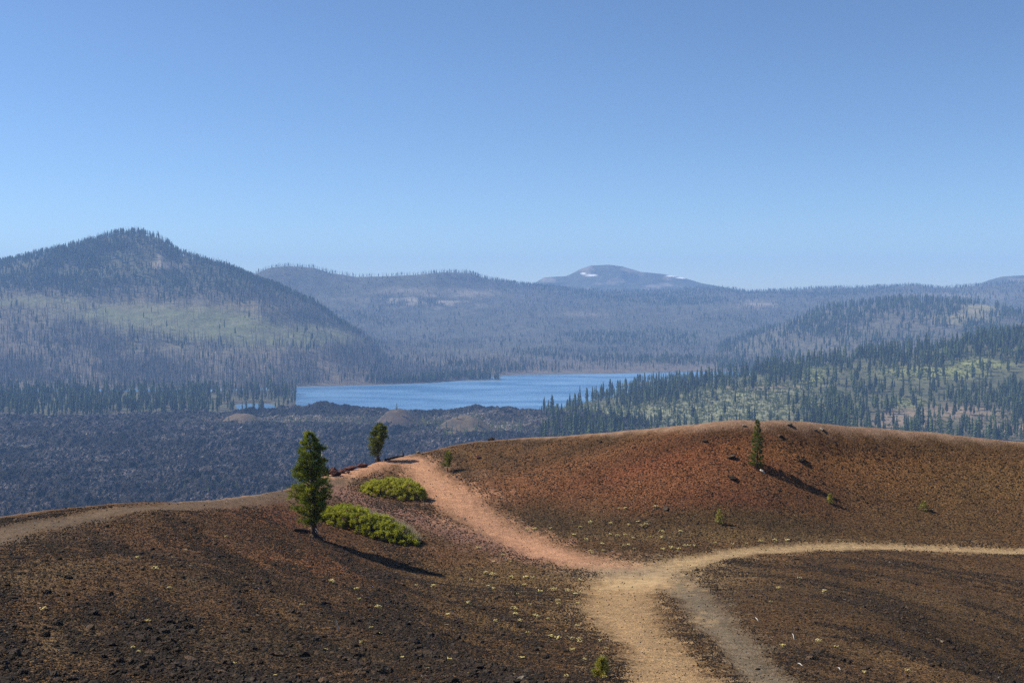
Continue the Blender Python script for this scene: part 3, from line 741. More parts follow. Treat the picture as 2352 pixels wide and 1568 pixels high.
# the near hillside on the right
def build_hillside():
    xs = np.linspace(1195, 2750, 420)
    k4 = [(1195, 2090), (1400, 2250), (1600, 2350), (2750, 2350)]
    s = Strip(xs, [(const(1150), const(-212)), (dk([(1195, 2035), (1300, 1900), (1400, 1800), (1500, 1720), (1700, 1640), (2000, 1560), (2750, 1500)]),
                                               yk([(1195, 949), (1300, 955), (1400, 968), (1500, 978), (1700, 975), (2000, 982), (2352, 1000), (2750, 1010)])),
                   (dk([(1195, 2060), (1300, 2000), (1500, 1950), (1650, 2020), (2000, 1950), (2750, 1850)]), yk([(1195, 947), (1300, 942), (1450, 938), (1650, 893), (1800, 888), (2000, 902), (2352, 905), (2750, 890)])),
                   (dk(k4), yk([(1195, 945), (1250, 941), (1300, 935), (1400, 913), (1500, 898), (1600, 884), (1650, 872), (1800, 850), (2000, 820), (2200, 795), (2352, 775), (2750, 725)])),
                   (lambda x: ip(x, k4) + 220, lambda x, D: np.minimum(-235, -200 + 0 * x)), (lambda x: ip(x, k4) + 400, const(-250))], [30, 70, 90, 8, 4])
    land = sstep(1195, 1260, xs)[None]
    s.Z += sstep(0, 150, ip(xs, k4)[None] - s.D) * (7 * fbm(s.X / 150, s.Y / 150, 4, 101) + 1.6 * fbm(s.X / 30, s.Y / 30, 3, 102)) * land
    px_, py_ = s.px()
    s.regrow = np.clip(1.3 * pblob(px_, py_, 1720, 925, 150, 44, 1) + 1.5 * pblob(px_, py_, 1470, 952, 140, 19, 6), 0, 1)
    s.bare = np.clip(pblob(px_, py_, 2060, 968, 70, 20, 2) + pblob(px_, py_, 2190, 945, 110, 18, 3) + pblob(px_, py_, 1760, 888, 110, 4, 4) + pblob(px_, py_, 2330, 985, 80, 14, 5), 0, 1)
    s.green = np.clip(1.2 * pblob(px_, py_, 1868, 862, 24, 26, 7) + 1.2 * pblob(px_, py_, 2150, 856, 110, 13, 8) + pblob(px_, py_, 2250, 835, 70, 10, 9) + .8 * pblob(px_, py_, 2080, 925, 50, 9, 10), 0, 1)
    X, Y = s.X.ravel(), s.Y.ravel()
    col = np.tile(np.array([0.085, 0.085, 0.045]), (len(X), 1))
    col = mix(col, (0.185, 0.185, 0.105), s.regrow.ravel() * .9)
    col = mix(col, (0.225, 0.165, 0.115), s.bare.ravel() * .9)
    col = mix(col, (0.215, 0.225, 0.08), s.green.ravel() * .95)
    s.build("near_hillside", M_hill, col, "conifer clad hillside rising on the right beyond the crater rim", "hillside")
    return s
NEAR = build_hillside()

def build_spit():
    xs = np.linspace(1422, 1760, 90)
    s = Strip(xs, [(lambda x: 2640 + 0 * x, const(WATER - 3)), (lambda x: 2652 + 0 * x, const(WATER + .6)), (lambda x: 2662 + 110 * sstep(1422, 1520, x), const(WATER + 1.2)), (lambda x: 2675 + 115 * sstep(1422, 1520, x), const(WATER - 3))], [4, 12, 4])
    s.Z -= sstep(1432, 1422, xs)[None] * 4
    s.build("lake_spit", M_hill, np.tile(np.array([0.14, 0.12, 0.08]), (s.X.size, 1)), "narrow wooded spit of land reaching into the lake", "spit")
    return s
SPIT = build_spit()

# ------------------------------------------------------------------ far trees: prototypes
def conifer_buf(seed, width, bare, n, blunt=0.0, droop=0.25):
    r = np.random.default_rng(seed); b = Buf()
    for i in range(n):
        f = (i + r.random()) / n
        z = bare + (1 - bare) * f
        prof = (1 - f) ** (0.75 - 0.35 * blunt) * min(1.0, 0.45 + f * 3.2)
        R = width * .5 * prof * (0.6 + 0.6 * r.random()) + 0.008
        a = i * 2.4 + r.random()
        d = np.array([math.cos(a), math.sin(a), 0]); t = np.array([-d[1], d[0], 0])
        h = 0.045 + 0.03 * r.random(); w = R * (0.45 + .25 * r.random()) + .01
        p0 = np.array([0, 0, z + h * .6]); tip = d * R + np.array([0, 0, z - droop * R + 0.012])
        m1 = d * R * .55 + t * w * .6 + np.array([0, 0, z + .005]); m2 = d * R * .55 - t * w * .6 + np.array([0, 0, z + .005])
        lo = d * R * .5 + np.array([0, 0, z - h])
        b.add([p0, m1, tip, m2, lo], [(0, 1, 2), (0, 2, 3), (1, 4, 2), (4, 3, 2), (0, 4, 1), (0, 3, 4)])
    return b
def trunk_buf(r0=0.014, top=0.93, lean=0.0):
    b = Buf(); b.tube([(0, 0, -0.03), (lean * .3, 0, .3), (lean, 0, top)], [r0 * 1.25, r0, r0 * .25], 5); return b
def snag_buf(seed, r0=0.013, limbs=14):
    r = np.random.default_rng(seed); b = Buf()
    ln = r.normal(0, .02)
    b.tube([(0, 0, -.03), (ln * .4, 0, .45), (ln, ln * .5, 1)], [r0 * 1.3, r0, r0 * .25], 4)
    for i in range(limbs):
        z = 0.25 + .7 * r.random(); a = r.random() * 6.28; R = (0.02 + .08 * r.random()) * (1.25 - z)
        d = np.array([math.cos(a), math.sin(a), 0]); p = np.array([ln * z, 0, z])
        b.add([p + (0, 0, .006), p - (0, 0, .006), p + d * R + (0, 0, -.02 * r.random())], [(0, 1, 2)])
    return b

PROT = []
for i, (w, ba, n, bl) in enumerate([(.26, .10, 64, .0), (.30, .16, 60, .4), (.22, .06, 64, .1), (.34, .25, 56, .7), (.27, .30, 50, .8), (.24, .14, 60, .3)]):
    cb, tb = conifer_buf(100 + i, w, ba, n, bl), trunk_buf()
    PROT.append((cb, tb, cb.mesh("conifer_crown", M_needle), tb.mesh("conifer_trunk", M_trunk)))
def joined(name, cb, tb, m1, m2):
    V = np.concatenate(cb.V + tb.V); n1 = sum(len(t) for t in cb.T)
    T = np.concatenate(cb.T + [t + cb.n for t in tb.T])
    return make_mesh(name, V, T, [m1, m2], midx=np.concatenate([np.zeros(n1), np.ones(len(T) - n1)]))
CONIF = [joined("conifer", p[0], p[1], M_needle, M_trunk) for p in PROT]
YOUNG = [joined("young_pine", conifer_buf(150 + i, w, .04, 26, .2, .1), trunk_buf(.02, .7), M_young, M_trunk) for i, w in enumerate((.5, .42, .6))]
SNAG = [snag_buf(200 + i, .011 + .002 * (i % 3)).mesh("dead_tree", M_snag) for i in range(5)]
def brush_buf(seed):
    r = np.random.default_rng(seed); b = Buf()
    for i in range(26):
        d = r.normal(size=3); d[2] = abs(d[2]); d /= np.linalg.norm(d); p = d * np.array([.5, .5, .45]) * (.6 + .4 * r.random())
        t = r.normal(size=(3, 3)) * .16
        b.add(p + t, [(0, 1, 2)])
    return b
BRUSH = [brush_buf(300 + i).mesh("brush", M_shrubfar) for i in range(3)]

def gn_group():
    g = bpy.data.node_groups.new("scatter", 'GeometryNodeTree')
    g.interface.new_socket("Geometry", in_out='INPUT', socket_type='NodeSocketGeometry')
    g.interface.new_socket("Collection", in_out='INPUT', socket_type='NodeSocketCollection')
    g.interface.new_socket("Geometry", in_out='OUTPUT', socket_type='NodeSocketGeometry')
    N = g.nodes; gi = N.new("NodeGroupInput"); go = N.new("NodeGroupOutput")
    ci = N.new("GeometryNodeCollectionInfo"); ci.inputs["Separate Children"].default_value = True; ci.inputs["Reset Children"].default_value = True
    inst = N.new("GeometryNodeInstanceOnPoints"); inst.inputs["Pick Instance"].default_value = True
    def na(nm, ty):
        a = N.new("GeometryNodeInputNamedAttribute"); a.data_type = ty; a.inputs[0].default_value = nm; return a.outputs[0]
    L = g.links.new
    L(gi.outputs[0], inst.inputs["Points"]); L(gi.outputs[1], ci.inputs[0]); L(ci.outputs[0], inst.inputs["Instance"])
    L(na("idx", 'INT'), inst.inputs["Instance Index"]); L(na("rot", 'FLOAT_VECTOR'), inst.inputs["Rotation"]); L(na("scl", 'FLOAT_VECTOR'), inst.inputs["Scale"])
    L(inst.outputs[0], go.inputs[0])
    return g
GN = gn_group()
def scatter(name, pts, scl, rot, idx, protos, lab, cat, kind="stuff"):
    c = bpy.data.collections.new(name + "_pieces")
    for k, me in enumerate(protos):
        c.objects.link(bpy.data.objects.new("%s_piece_%02d" % (name, k), me))
    me = bpy.data.meshes.new(name); n = len(pts)
    P_ = np.array(pts, np.float32).copy(); P_[:, 2] += EYE
    me.vertices.add(n); me.vertices.foreach_set("co", P_.ravel())
    for nm, ty, v in (("scl", 'FLOAT_VECTOR', scl), ("rot", 'FLOAT_VECTOR', rot)):
        a = me.attributes.new(nm, ty, 'POINT'); a.data.foreach_set("vector", np.asarray(v, np.float32).ravel())
    a = me.attributes.new("idx", 'INT', 'POINT'); a.data.foreach_set("value", np.asarray(idx, np.int32))
    o = link(name, me)
    md = o.modifiers.new("scatter", 'NODES'); md.node_group = GN
    md[[s.identifier for s in GN.interface.items_tree if s.name == "Collection"][0]] = c
    return tag(o, lab, cat, kind=kind)

crest_x = cr[:, 0]; crest_y = cr[:, 1]
class Pool:
    """all trees of one kind: the ones that show largest become objects, the rest one stuff object per place"""
    def __init__(s): s.rows = []
    def add(s, pts, h, place, wide=1.0):
        for p, hh in zip(pts, h): s.rows.append((p[0], p[1], p[2], hh, wide, place))
def rank(pool):
    a = np.array([r[:5] for r in pool.rows]); x, y = project(a[:, 0], a[:, 1], a[:, 2]); x2, y2 = project(a[:, 0], a[:, 1], a[:, 2] + a[:, 3])
    vis = (x > 2) & (x < 2350) & (y2 < np.interp(x, crest_x, crest_y) - 6) & (y2 > 0)
    size = np.where(vis, np.minimum(y, np.interp(x, crest_x, crest_y)) - y2, -1)
    return a, size

conif, snags, youngs = Pool(), Pool(), Pool()
U = lambda a, b, n: a + (b - a) * rng.random(n)
def clump(s, sc, seed, lo=-.15, hi=.25): return sstep(lo, hi, fbm(s.X / sc, s.Y / sc, 4, seed))

# near hillside on the right
npx, npy = NEAR.px()
w = (0.25 + clump(NEAR, 110, 111)) * (1 - .93 * NEAR.regrow) * (1 - .8 * NEAR.bare) * (1 - .9 * NEAR.green) * sstep(1215, 1260, npx) * (NEAR.D < 2380) * (NEAR.Z > -214)
w = w * (NEAR.D > 1450)
n = 4000; conif.add(NEAR.sample(n, w, 0.6), U(11, 33, n) * U(.7, 1.12, n), "hillside")
p = NEAR.sample(240, w * sstep(70, 0, np.abs(NEAR.D - ip(NEAR.xs, [(1195, 2090), (1400, 2250), (1600, 2350), (2750, 2350)])[None])), 0)
conif.add(p, U(24, 38, 240), "hillside")
w2 = NEAR.regrow * (NEAR.D > 1400)
n = 3400; youngs.add(NEAR.sample(n, w2, .5), U(3.5, 9, n), "regrowth")
p_brush = NEAR.sample(5200, (NEAR.regrow * .7 + NEAR.green + .12) * (NEAR.D > 1400) * (NEAR.D < 2340) * sstep(1215, 1260, npx), .5)
# tree line on the left shore
fpx, fpy = FLAT.px()
w = sstep(700, 640, fpx) * (FLAT.Z > -214.5) * (FLAT.D > lava_D(FLAT.xs)[None] - 5) * (0.6 + clump(FLAT, 60, 121)) * np.where(fpx > 480, .40, 1.0)
n = 1900; conif.add(FLAT.sample(n, w, 0), U(15, 33, n) * U(.8, 1.05, n), "left_shore")
w = (FLAT.Z > -214.6) * (fpx > 490) * (FLAT.D > 2250)
n = 260; snags.add(FLAT.sample(n, w, 0), U(18, 34, n), "left_shore")
# spit
n = 260; conif.add(SPIT.sample(n, (SPIT.Z > WATER + .3) * 1.0, 0), U(10, 26, n), "spit")
# forested ridge on the right
w = (1 - .92 * RRIDGE.knob) * (.25 + clump(RRIDGE, 200, 131)) * (RRIDGE.D < 4060) * (RRIDGE.D > 3000)
n = 3300; conif.add(RRIDGE.sample(n, w, 1), U(16, 32, n), "right_ridge")
n = 5500; snags.add(RRIDGE.sample(n, (RRIDGE.D < 4050) * (1 - RRIDGE.knob) * (RRIDGE.D > 3000) * 1.0, 1), U(14, 26, n), "right_ridge")
# left hill
hpx, hpy = HILL.px(); hsd = shore_D(HS)(HILL.xs)[None]
on = (HILL.D > hsd + 6) * (hpx > -60)
crest_d = ip(HILL.xs, [(-500, 4150), (0, 4050), (300, 3900), (600, 3700), (845, 3430), (1000, 2930), (1150, 2780)])[None]
on = on * (HILL.D < crest_d + 40)
right_edge = sstep(70, 10, np.abs(HILL.D - crest_d)) * sstep(430, 560, hpx) * sstep(880, 840, hpx)
bare = np.clip(pblob(hpx, hpy, 385, 608, 40, 14, 8), 0, 1) + pblob(hpx, hpy, 372, 553, 22, 8, 1)
w = on * (HILL.top * (.25 + clump(HILL, 160, 141)) + right_edge * 1.2 + .05 + .5 * pblob(hpx, hpy, 150, 650, 160, 14, 1)) * (1 - .9 * HILL.mead) * (1 - np.clip(bare, 0, 1) * .95)
n = 5200; conif.add(HILL.sample(n, w, 1), U(13, 26, n), "left_hill")
w = on * (1 - HILL.top * .7) * (1 - .95 * HILL.mead) * (.35 + clump(HILL, 130, 142)) * (hpx < 1150)
n = 15000; snags.add(HILL.sample(n, w, 1.6), U(15, 30, n), "left_hill")
w = on * sstep(140, 10, HILL.D - hsd) * sstep(820, 900, hpx)
n = 420; conif.add(HILL.sample(n, w, 0), U(12, 24, n), "left_hill")
# burnt ridge
rpx, rpy = RIDGE.px(); rsd = shore_D(FS)(RIDGE.xs)[None]
on = (RIDGE.D > rsd + 6) * (rpx > 480) * (rpx < 2420) * (RIDGE.D < ip(RIDGE.xs, [(400, 5200), (1000, 5400), (1300, 6200), (1700, 6500), (2352, 6000), (2750, 6000)])[None] + 60)
n = 42000; snags.add(RIDGE.sample(n, on * (1 - .8 * RIDGE.pale) * (.4 + clump(RIDGE, 260, 151)), 1.7), U(11, 22, n), "ridge")
w = on * (1 - .85 * RIDGE.pale) * (.12 + clump(RIDGE, 420, 152, .0, .4) + .5 * sstep(5000, 5600, RIDGE.D))
n = 12000; conif.add(RIDGE.sample(n, w, 1.4), U(11, 21, n), "ridge")
# small trees round the mounds in the lava
lpx, lpy = LAVA.px()
w = (pblob(lpx, lpy, 820, 972, 260, 8, 4) + pblob(lpx, lpy, 1140, 990, 130, 14, 5) + 1.5 * pblob(lpx, lpy, 1000, 995, 40, 9, 6)) * (LAVA.D > 1000)
n = 230; p = LAVA.sample(n, w, 0); youngs.add(p, U(4, 12, n), "lava")
pm_ = []
for (mx, myb, wpx, hpx_, cnt) in [(1062, 1006, 215, 42, 46), (912, 988, 175, 46, 12)]:
    D = -LAVA_Z / ((myb - 670.0) / F); k = D / F; R = wpx * .5 * k; H = hpx_ * k
    for _ in range(cnt):
        a = random.random() * 6.28; q = math.sqrt(random.random()) * .95
        pm_.append(((mx - CX) * k + R * q * math.cos(a), D + R + R * q * math.sin(a) * 1.1, LAVA_Z - 1.8 + H * 1.0 * (0.5 + .5 * math.cos(math.pi * q)) ** .9))
youngs.add(pm_, U(5, 12, len(pm_)), "mound")
conif.add(LAVA.sample(16, pblob(lpx, lpy, 480, 1122, 70, 12, 3) * (LAVA.D > 900), 0), U(4, 9, 16), "lava_near")

NAMES = {"hillside": "dark green conifer in the dense stand on the near hillside at the right",
         "left_shore": "tall conifer in the tree line between the lava field and the lake inlet",
         "spit": "conifer on the narrow spit reaching into the lake", "right_ridge": "conifer on the wooded ridge behind the near hillside",
         "left_hill": "conifer on the tall left hill", "ridge": "conifer on the long burnt ridge", "lava_near": "small conifer at the edge of the lava just below the rim"}
GROUPS = {"hillside": "conifers on the near hillside", "left_shore": "conifers along the left shore", "spit": "conifers on the lake spit", "right_ridge": "conifers on the wooded ridge",
          "left_hill": "conifers on the left hill", "ridge": "conifers on the burnt ridge", "lava_near": "small conifers by the rim"}
STUFF = {"hillside": ("forest", "smaller conifers filling the stand on the near hillside"), "left_shore": ("shore_forest", "conifers filling the tree line on the left shore"),
         "spit": ("spit_forest", "trees on the lake spit"), "right_ridge": ("ridge_forest", "far conifer forest covering the wooded ridge on the right"),
         "left_hill": ("hill_forest", "far conifer forest covering the top of the left hill"), "ridge": ("far_forest", "far surviving conifers scattered over the burnt ridge"),
         "lava_near": ("lava_forest", "small conifers by the lava"), }
def spread(pool, count, maker, protos, stuff_names, wide):
    a, size = rank(pool)
    order = np.argsort(-size); top = set(int(i) for i in order[:count] if size[i] > 0)
    for i in sorted(top): maker(pool.rows[i], i)
    rest = {}
    for i, r in enumerate(pool.rows):
        if i not in top: rest.setdefault(r[5], []).append(r)
    for place, rows in rest.items():
        if place not in stuff_names: continue
        m = len(rows); q = np.array([r[:4] for r in rows]); ws = q[:, 3] * U(*wide, m)
        nm, lab = stuff_names[place]
        scatter(nm, q[:, :3], np.stack([ws, ws, q[:, 3]], 1), np.stack([np.zeros(m), np.zeros(m), U(0, 6.28, m)], 1), rng.integers(0, len(protos), m), protos, lab, "forest")

def con_label(r):
    x, y = project(r[0], r[1], r[2]); place = r[5]; h = r[3]
    size = "tall" if h > 27 else ("short" if h < 19 else "middling")
    if place == "hillside":
        yc = np.interp(x, crest_x, crest_y)
        side = "above the red slope" if x < 1560 else ("left of the slender rim conifer" if x < 1735 else ("right of the slender rim conifer" if x < 1960 else "at the rim's right end"))
        if x < 1300: w = "at the lakeside tip of the near hillside, above the lava"
        elif y > yc - 14: w = "with its foot hidden by the rim crest, " + side
        elif 1580 < x < 1860 and 885 < y < 965: w = "standing over saplings in the regrowth clearing on the near hillside"
        elif 1990 < x and 925 < y: w = "around the bare brown patch on the near hillside, " + side
        elif 2040 < x and y > 835: w = "by the bright green patch on the near hillside"
        elif y < 835: w = "along the top of the near hillside at the right"
        else: w = "in the dense belt of the near hillside, " + side
        return "%s conifer %s" % (size, w)
    if place == "left_shore":
        w = "before the left hill's summit" if x < 330 else ("before the green meadow" if x < 500 else "on the point by the open lake")
        return "%s conifer in the shore tree line %s" % (size, w)
    return size + " " + NAMES[place]
def make_conifer(r, i):
    k = i % len(PROT)
    t = empty("conifer_tree", (r[0], r[1], r[2] + EYE), (i * 1.7) % 6.28)
    wv = .85 + .3 * ((i * 37 % 100) / 100)
    t.scale = (r[3] * wv, r[3] * wv, r[3])
    link("crown", PROT[k][2], t); link("trunk", PROT[k][3], t)
    tag(t, con_label(r), "conifer tree", GROUPS[r[5]])
spread(conif, 300, make_conifer, CONIF, STUFF, (.85, 1.2))

SN_LAB = {"left_shore": "bare burnt tree on the low point beside the lake", "left_hill": "bare burnt tree on the left hill's slope above the inlet",
          "right_ridge": "bare burnt tree below the wooded ridge on the right", "ridge": "bare burnt tree on the far lake shore below the long ridge"}
def make_snag(r, i):
    o = link("dead_tree", SNAG[i % 5], None, (r[0], r[1], r[2] + EYE), (0, 0, i * 1.3 % 6.28), (r[3],) * 3)
    x, y = project(r[0], r[1], r[2])
    lab = ("tall " if r[3] > 24 else "short ") + SN_LAB[r[5]]
    if r[5] == "left_hill": lab += ", under its summit" if x < 350 else (", under its meadow" if x < 660 else ", by the open lake")
    if r[5] == "left_shore": lab += ", nearest the open water" if x > 610 else ", among shore conifers"
    tag(o, lab, "dead tree", {"left_shore": "burnt trees on the low point", "left_hill": "burnt trees on the left hill", "right_ridge": "burnt trees by the wooded ridge", "ridge": "burnt trees on the far shore"}[r[5]])
SN_STUFF = {"left_shore": ("burnt_shore_forest", "burnt trees on the low point"), "left_hill": ("burnt_hill_forest", "burnt grey forest on the lower slopes of the left hill"),
            "right_ridge": ("burnt_side_forest", "burnt grey forest below the wooded ridge"), "ridge": ("burnt_forest", "burnt grey forest covering the long ridge behind the lake")}
spread(snags, 300, make_snag, SNAG, SN_STUFF, (1.0, 1.9))

YG_LAB = {"regrowth": "young pine in the near hillside's regrowth clearing", "lava": "small pine growing in the pale strip of the lava field", "mound": "small pine growing on a cinder mound in the lava field"}
def make_young(r, i):
    o = link("young_pine", YOUNG[i % 3], None, (r[0], r[1], r[2] + EYE), (0, 0, i * 1.3 % 6.28), (r[3],) * 3)
    x, y = project(r[0], r[1], r[2])
    lab = ("larger " if r[3] > 7.5 else "small ") + YG_LAB[r[5]].replace("small pine", "pine")
    if r[5] == "regrowth": lab += ", at its left end" if x < 1600 else (", towards the slender rim conifer" if x < 1740 else ", at its right end")
    if r[5] == "lava": lab += ", above the largest pine" if x < 790 else (", between the two pointed mounds" if x < 1010 else ", right of the mounds")
    if r[5] == "mound": lab = lab.replace("a cinder mound in the lava field", "the broad tan mound in the lava" if x > 985 else "the dark pointed mound in the lava")
    tag(o, lab, "young pine", {"regrowth": "young pines in the regrowth clearing", "lava": "small pines in the lava field", "mound": "small pines on the cinder mounds"}[r[5]])
spread(youngs, 300, make_young, YOUNG, {"regrowth": ("regrowth", "young pines and saplings filling the clearing on the near hillside"), "lava": ("lava_scrub", "tiny pines in the lava field"), "mound": ("mound_scrub", "tiny pines on the mounds")}, (.8, 1.2))
m = len(p_brush); hs = U(1.5, 4.5, m)
scatter("undergrowth", p_brush, np.stack([hs * U(1, 2.2, m), hs * U(1, 2.2, m), hs], 1), np.stack([0 * hs, 0 * hs, U(0, 6.28, m)], 1), rng.integers(0, 3, m), BRUSH, "green brush covering the open ground of the near hillside", "undergrowth")
# ------------------------------------------------------------------ trees on the crater rim
def needles(b, r, p, d, n, L, w, cc):
    """one tuft: n thin leaves round the twig end p pointing roughly along d"""
    dirs = d + r.normal(size=(n, 3)) * 0.55
    dirs /= np.linalg.norm(dirs, axis=1)[:, None]
    side = np.cross(dirs, r.normal(size=(n, 3))); side /= np.linalg.norm(side, axis=1)[:, None] + 1e-9
    LL = L * (0.7 + 0.6 * r.random((n, 1)))
    V = np.stack([p + side * w, p - side * w, p + dirs * LL + side * w * .25], 1).reshape(-1, 3)
    b.add(V, np.arange(3 * n).reshape(-1, 3), cc)

def pine(name, lab, cat, base, H, prof, seed, n_br, tufts, L, w, r0, tint=(0.075, 0.100, 0.024), var=.35, clump_r=.055, yellow=.12, lean=(0, 0), roots=False, up=.18, dead=0):
    r = np.random.default_rng(seed)
    t = empty(name, base)
    tag(t, lab, cat)
    prof = np.array(sorted(prof))
    lx_, ly_ = lean
    def axis(f): return np.array([lx_ * f * f * H, ly_ * f * f * H, f * H])
    tb = Buf()
    tb.tube([axis(f) - (0, 0, .12 * (f == 0)) for f in (0, .03, .12, .3, .55, .8, .98)], [r0 * 1.7, r0 * 1.25, r0, r0 * .85, r0 * .6, r0 * .32, r0 * .06], 9)
    if roots:
        for a in (0.2, 1.9, 3.3, 4.6, 5.6):
            d = np.array([math.cos(a), math.sin(a), 0]) * r0
            tb.tube([d * .5 + (0, 0, .25), d * 1.6 + (0, 0, .06), d * 3.4 + (0, 0, -.10 - .1 * max(0, -math.sin(a)))], [r0 * .5, r0 * .4, r0 * .15], 5)
    link("trunk", tb.mesh("trunk", M_bark, True), t)
    cb = Buf(); f0, f1 = prof[0, 0], 1.0
    for i in range(n_br):
        f = f0 + (f1 - f0) * ((i + r.random()) / n_br) ** 0.92
        a = i * 2.39996 + r.normal(0, .3)
        side = .5 + .5 * math.cos(a)
        R = H * (np.interp(f, prof[:, 0], prof[:, 1]) * (1 - side) + np.interp(f, prof[:, 0], prof[:, 2]) * side) * (0.74 + .32 * r.random())
        if R < .02: continue
        d = np.array([math.cos(a), math.sin(a), 0]); s = axis(max(0.02, f - .06 * R / H * 3)); e = axis(f) + d * R + np.array([0, 0, up * R * r.normal(.6, .5)])
        m = (s + e) / 2 - np.array([0, 0, .08 * R])
        bb = Buf(); br = max(.006, r0 * .28 * min(1, R / (H * .15)))
        bb.tube([s, m, s + (e - s) * .92], [br, br * .7, br * .25], 4)
        link("branch", bb.mesh("branch", M_bark), t)
        ks = (1.0,) if R < .06 * H else ((.62, .98) if R < .13 * H else (.42, .72, 1.0))
        for kk in ks:
            c0 = s + (e - s) * kk
            q = clump_r * H * (0.75 + .5 * r.random()) * min(1.0, .40 + 1.3 * (1 - f))
            hue = np.array(tint) * (1 + var * r.normal(0, .5))
            if r.random() < yellow: hue = hue * np.array([1.7, 1.45, 1.0])
            for _ in range(tufts):
                o = r.normal(size=3) * .38 * q; o[2] *= .7
                dd = d * .55 + np.array([0, 0, .55]) + o / (q + 1e-6) * .5
                needles(cb, r, c0 + o, dd / np.linalg.norm(dd), 7, L, w, np.clip(hue * (1 + .25 * r.normal()), .004, 1))
    for i in range(dead):
        f = prof[0, 0] * (.55 + .5 * r.random()); a = r.random() * 6.28; R = H * .07 * (.5 + r.random())
        bb = Buf(); s = axis(f); d = np.array([math.cos(a), math.sin(a), -.25])
        bb.tube([s, s + d * R * .6, s + d * R + (0, 0, -.05)], [.018, .012, .004], 4)
        link("branch", bb.mesh("dead_branch", M_dead), t)
    link("crown", cb.mesh("crown", M_leaf, use_col=True), t)
    return t

def px_size(x, y):
    p = hit([x], [y])[0]; return p[1] / F
k = px_size(722, 1235)
big = [(.10, .05, .0), (.16, .14, .03), (.21, .175, .05), (.27, .165, .11), (.31, .19, .14), (.39, .215, .175), (.46, .19, .14), (.52, .186, .14), (.64, .157, .124), (.765, .116, .112), (.89, .07, .07), (1, .012, .012)]
pine("pine_tree", "largest pine on the cone, dark dense crown, standing left of the two bushes", "pine tree", at(722, 1236), 242 * k, [(a_, l_ * 1.06, r_ * 1.06) for a_, l_, r_ in big], 11, 100, 26, .15, .012, .13, clump_r=.05, tint=(.16, .195, .036), yellow=.3, up=.4, lean=(-.045, 0), roots=True, dead=7)
k = px_size(868, 1058)
rimp = [(.12, .05, .0), (.22, .16, .0), (.34, .19, .03), (.50, .24, .12), (.65, .22, .24), (.78, .18, .24), (.9, .14, .15), (1, .03, .03)]
pine("pine_tree", "smaller pine with bent rounded crown on the rim edge above the red path", "pine tree", at(868, 1058), 86 * k, rimp, 12, 62, 13, .17, .013, .10, lean=(.07, 0), tint=(.13, .155, .036), yellow=.25, clump_r=.075, roots=True, dead=4)
k = px_size(1739, 1074)
fir = [(.02, .15, .11), (.08, .18, .12), (.2, .16, .11), (.4, .125, .12), (.6, .09, .095), (.8, .055, .05), (1, .012, .012)]
pine("fir_tree", "slender pointed conifer casting a long shadow on the red far slope", "fir tree", at(1739, 1074), 108 * k, fir, 13, 70, 8, .14, .011, .055, tint=(.11, .135, .034), clump_r=.032, up=.05)
k = px_size(1028, 1084)
pine("young_pine", "young pine with thin lopsided crown beside the upper red path", "young pine", at(1028, 1084), 47 * k, [(.22, .20, .02), (.38, .30, .10), (.6, .22, .2), (.85, .10, .18), (1, .03, .04)], 14, 26, 6, .15, .012, .035, tint=(.16, .18, .035), clump_r=.07, lean=(.06, 0))
for (x, y, h, lab, w_) in [(1651, 1203, 36, "pine seedling alone on the dark ground above the ochre path", .24), (1906, 1158, 24, "pine seedling at the tip of the slender conifer's shadow", .3),
                           (2122, 1172, 23, "bushy pine seedling farthest right on the far slope", .5), (1381, 1552, 42, "yellowish pine seedling left of the near ochre path at the bottom", .34)]:
    k = px_size(x, y)
    pine("pine_seedling", lab, "seedling", at(x, y), h * k, [(.04, w_ * .9, w_ * .8), (.3, w_, w_), (.6, w_ * .6, w_ * .6), (.85, w_ * .3, w_ * .35), (1, .03, .03)], int(x), 18, 4, .10 if h > 30 else .09, .010, .016, tint=(.26, .26, .075), clump_r=.09, yellow=.3)

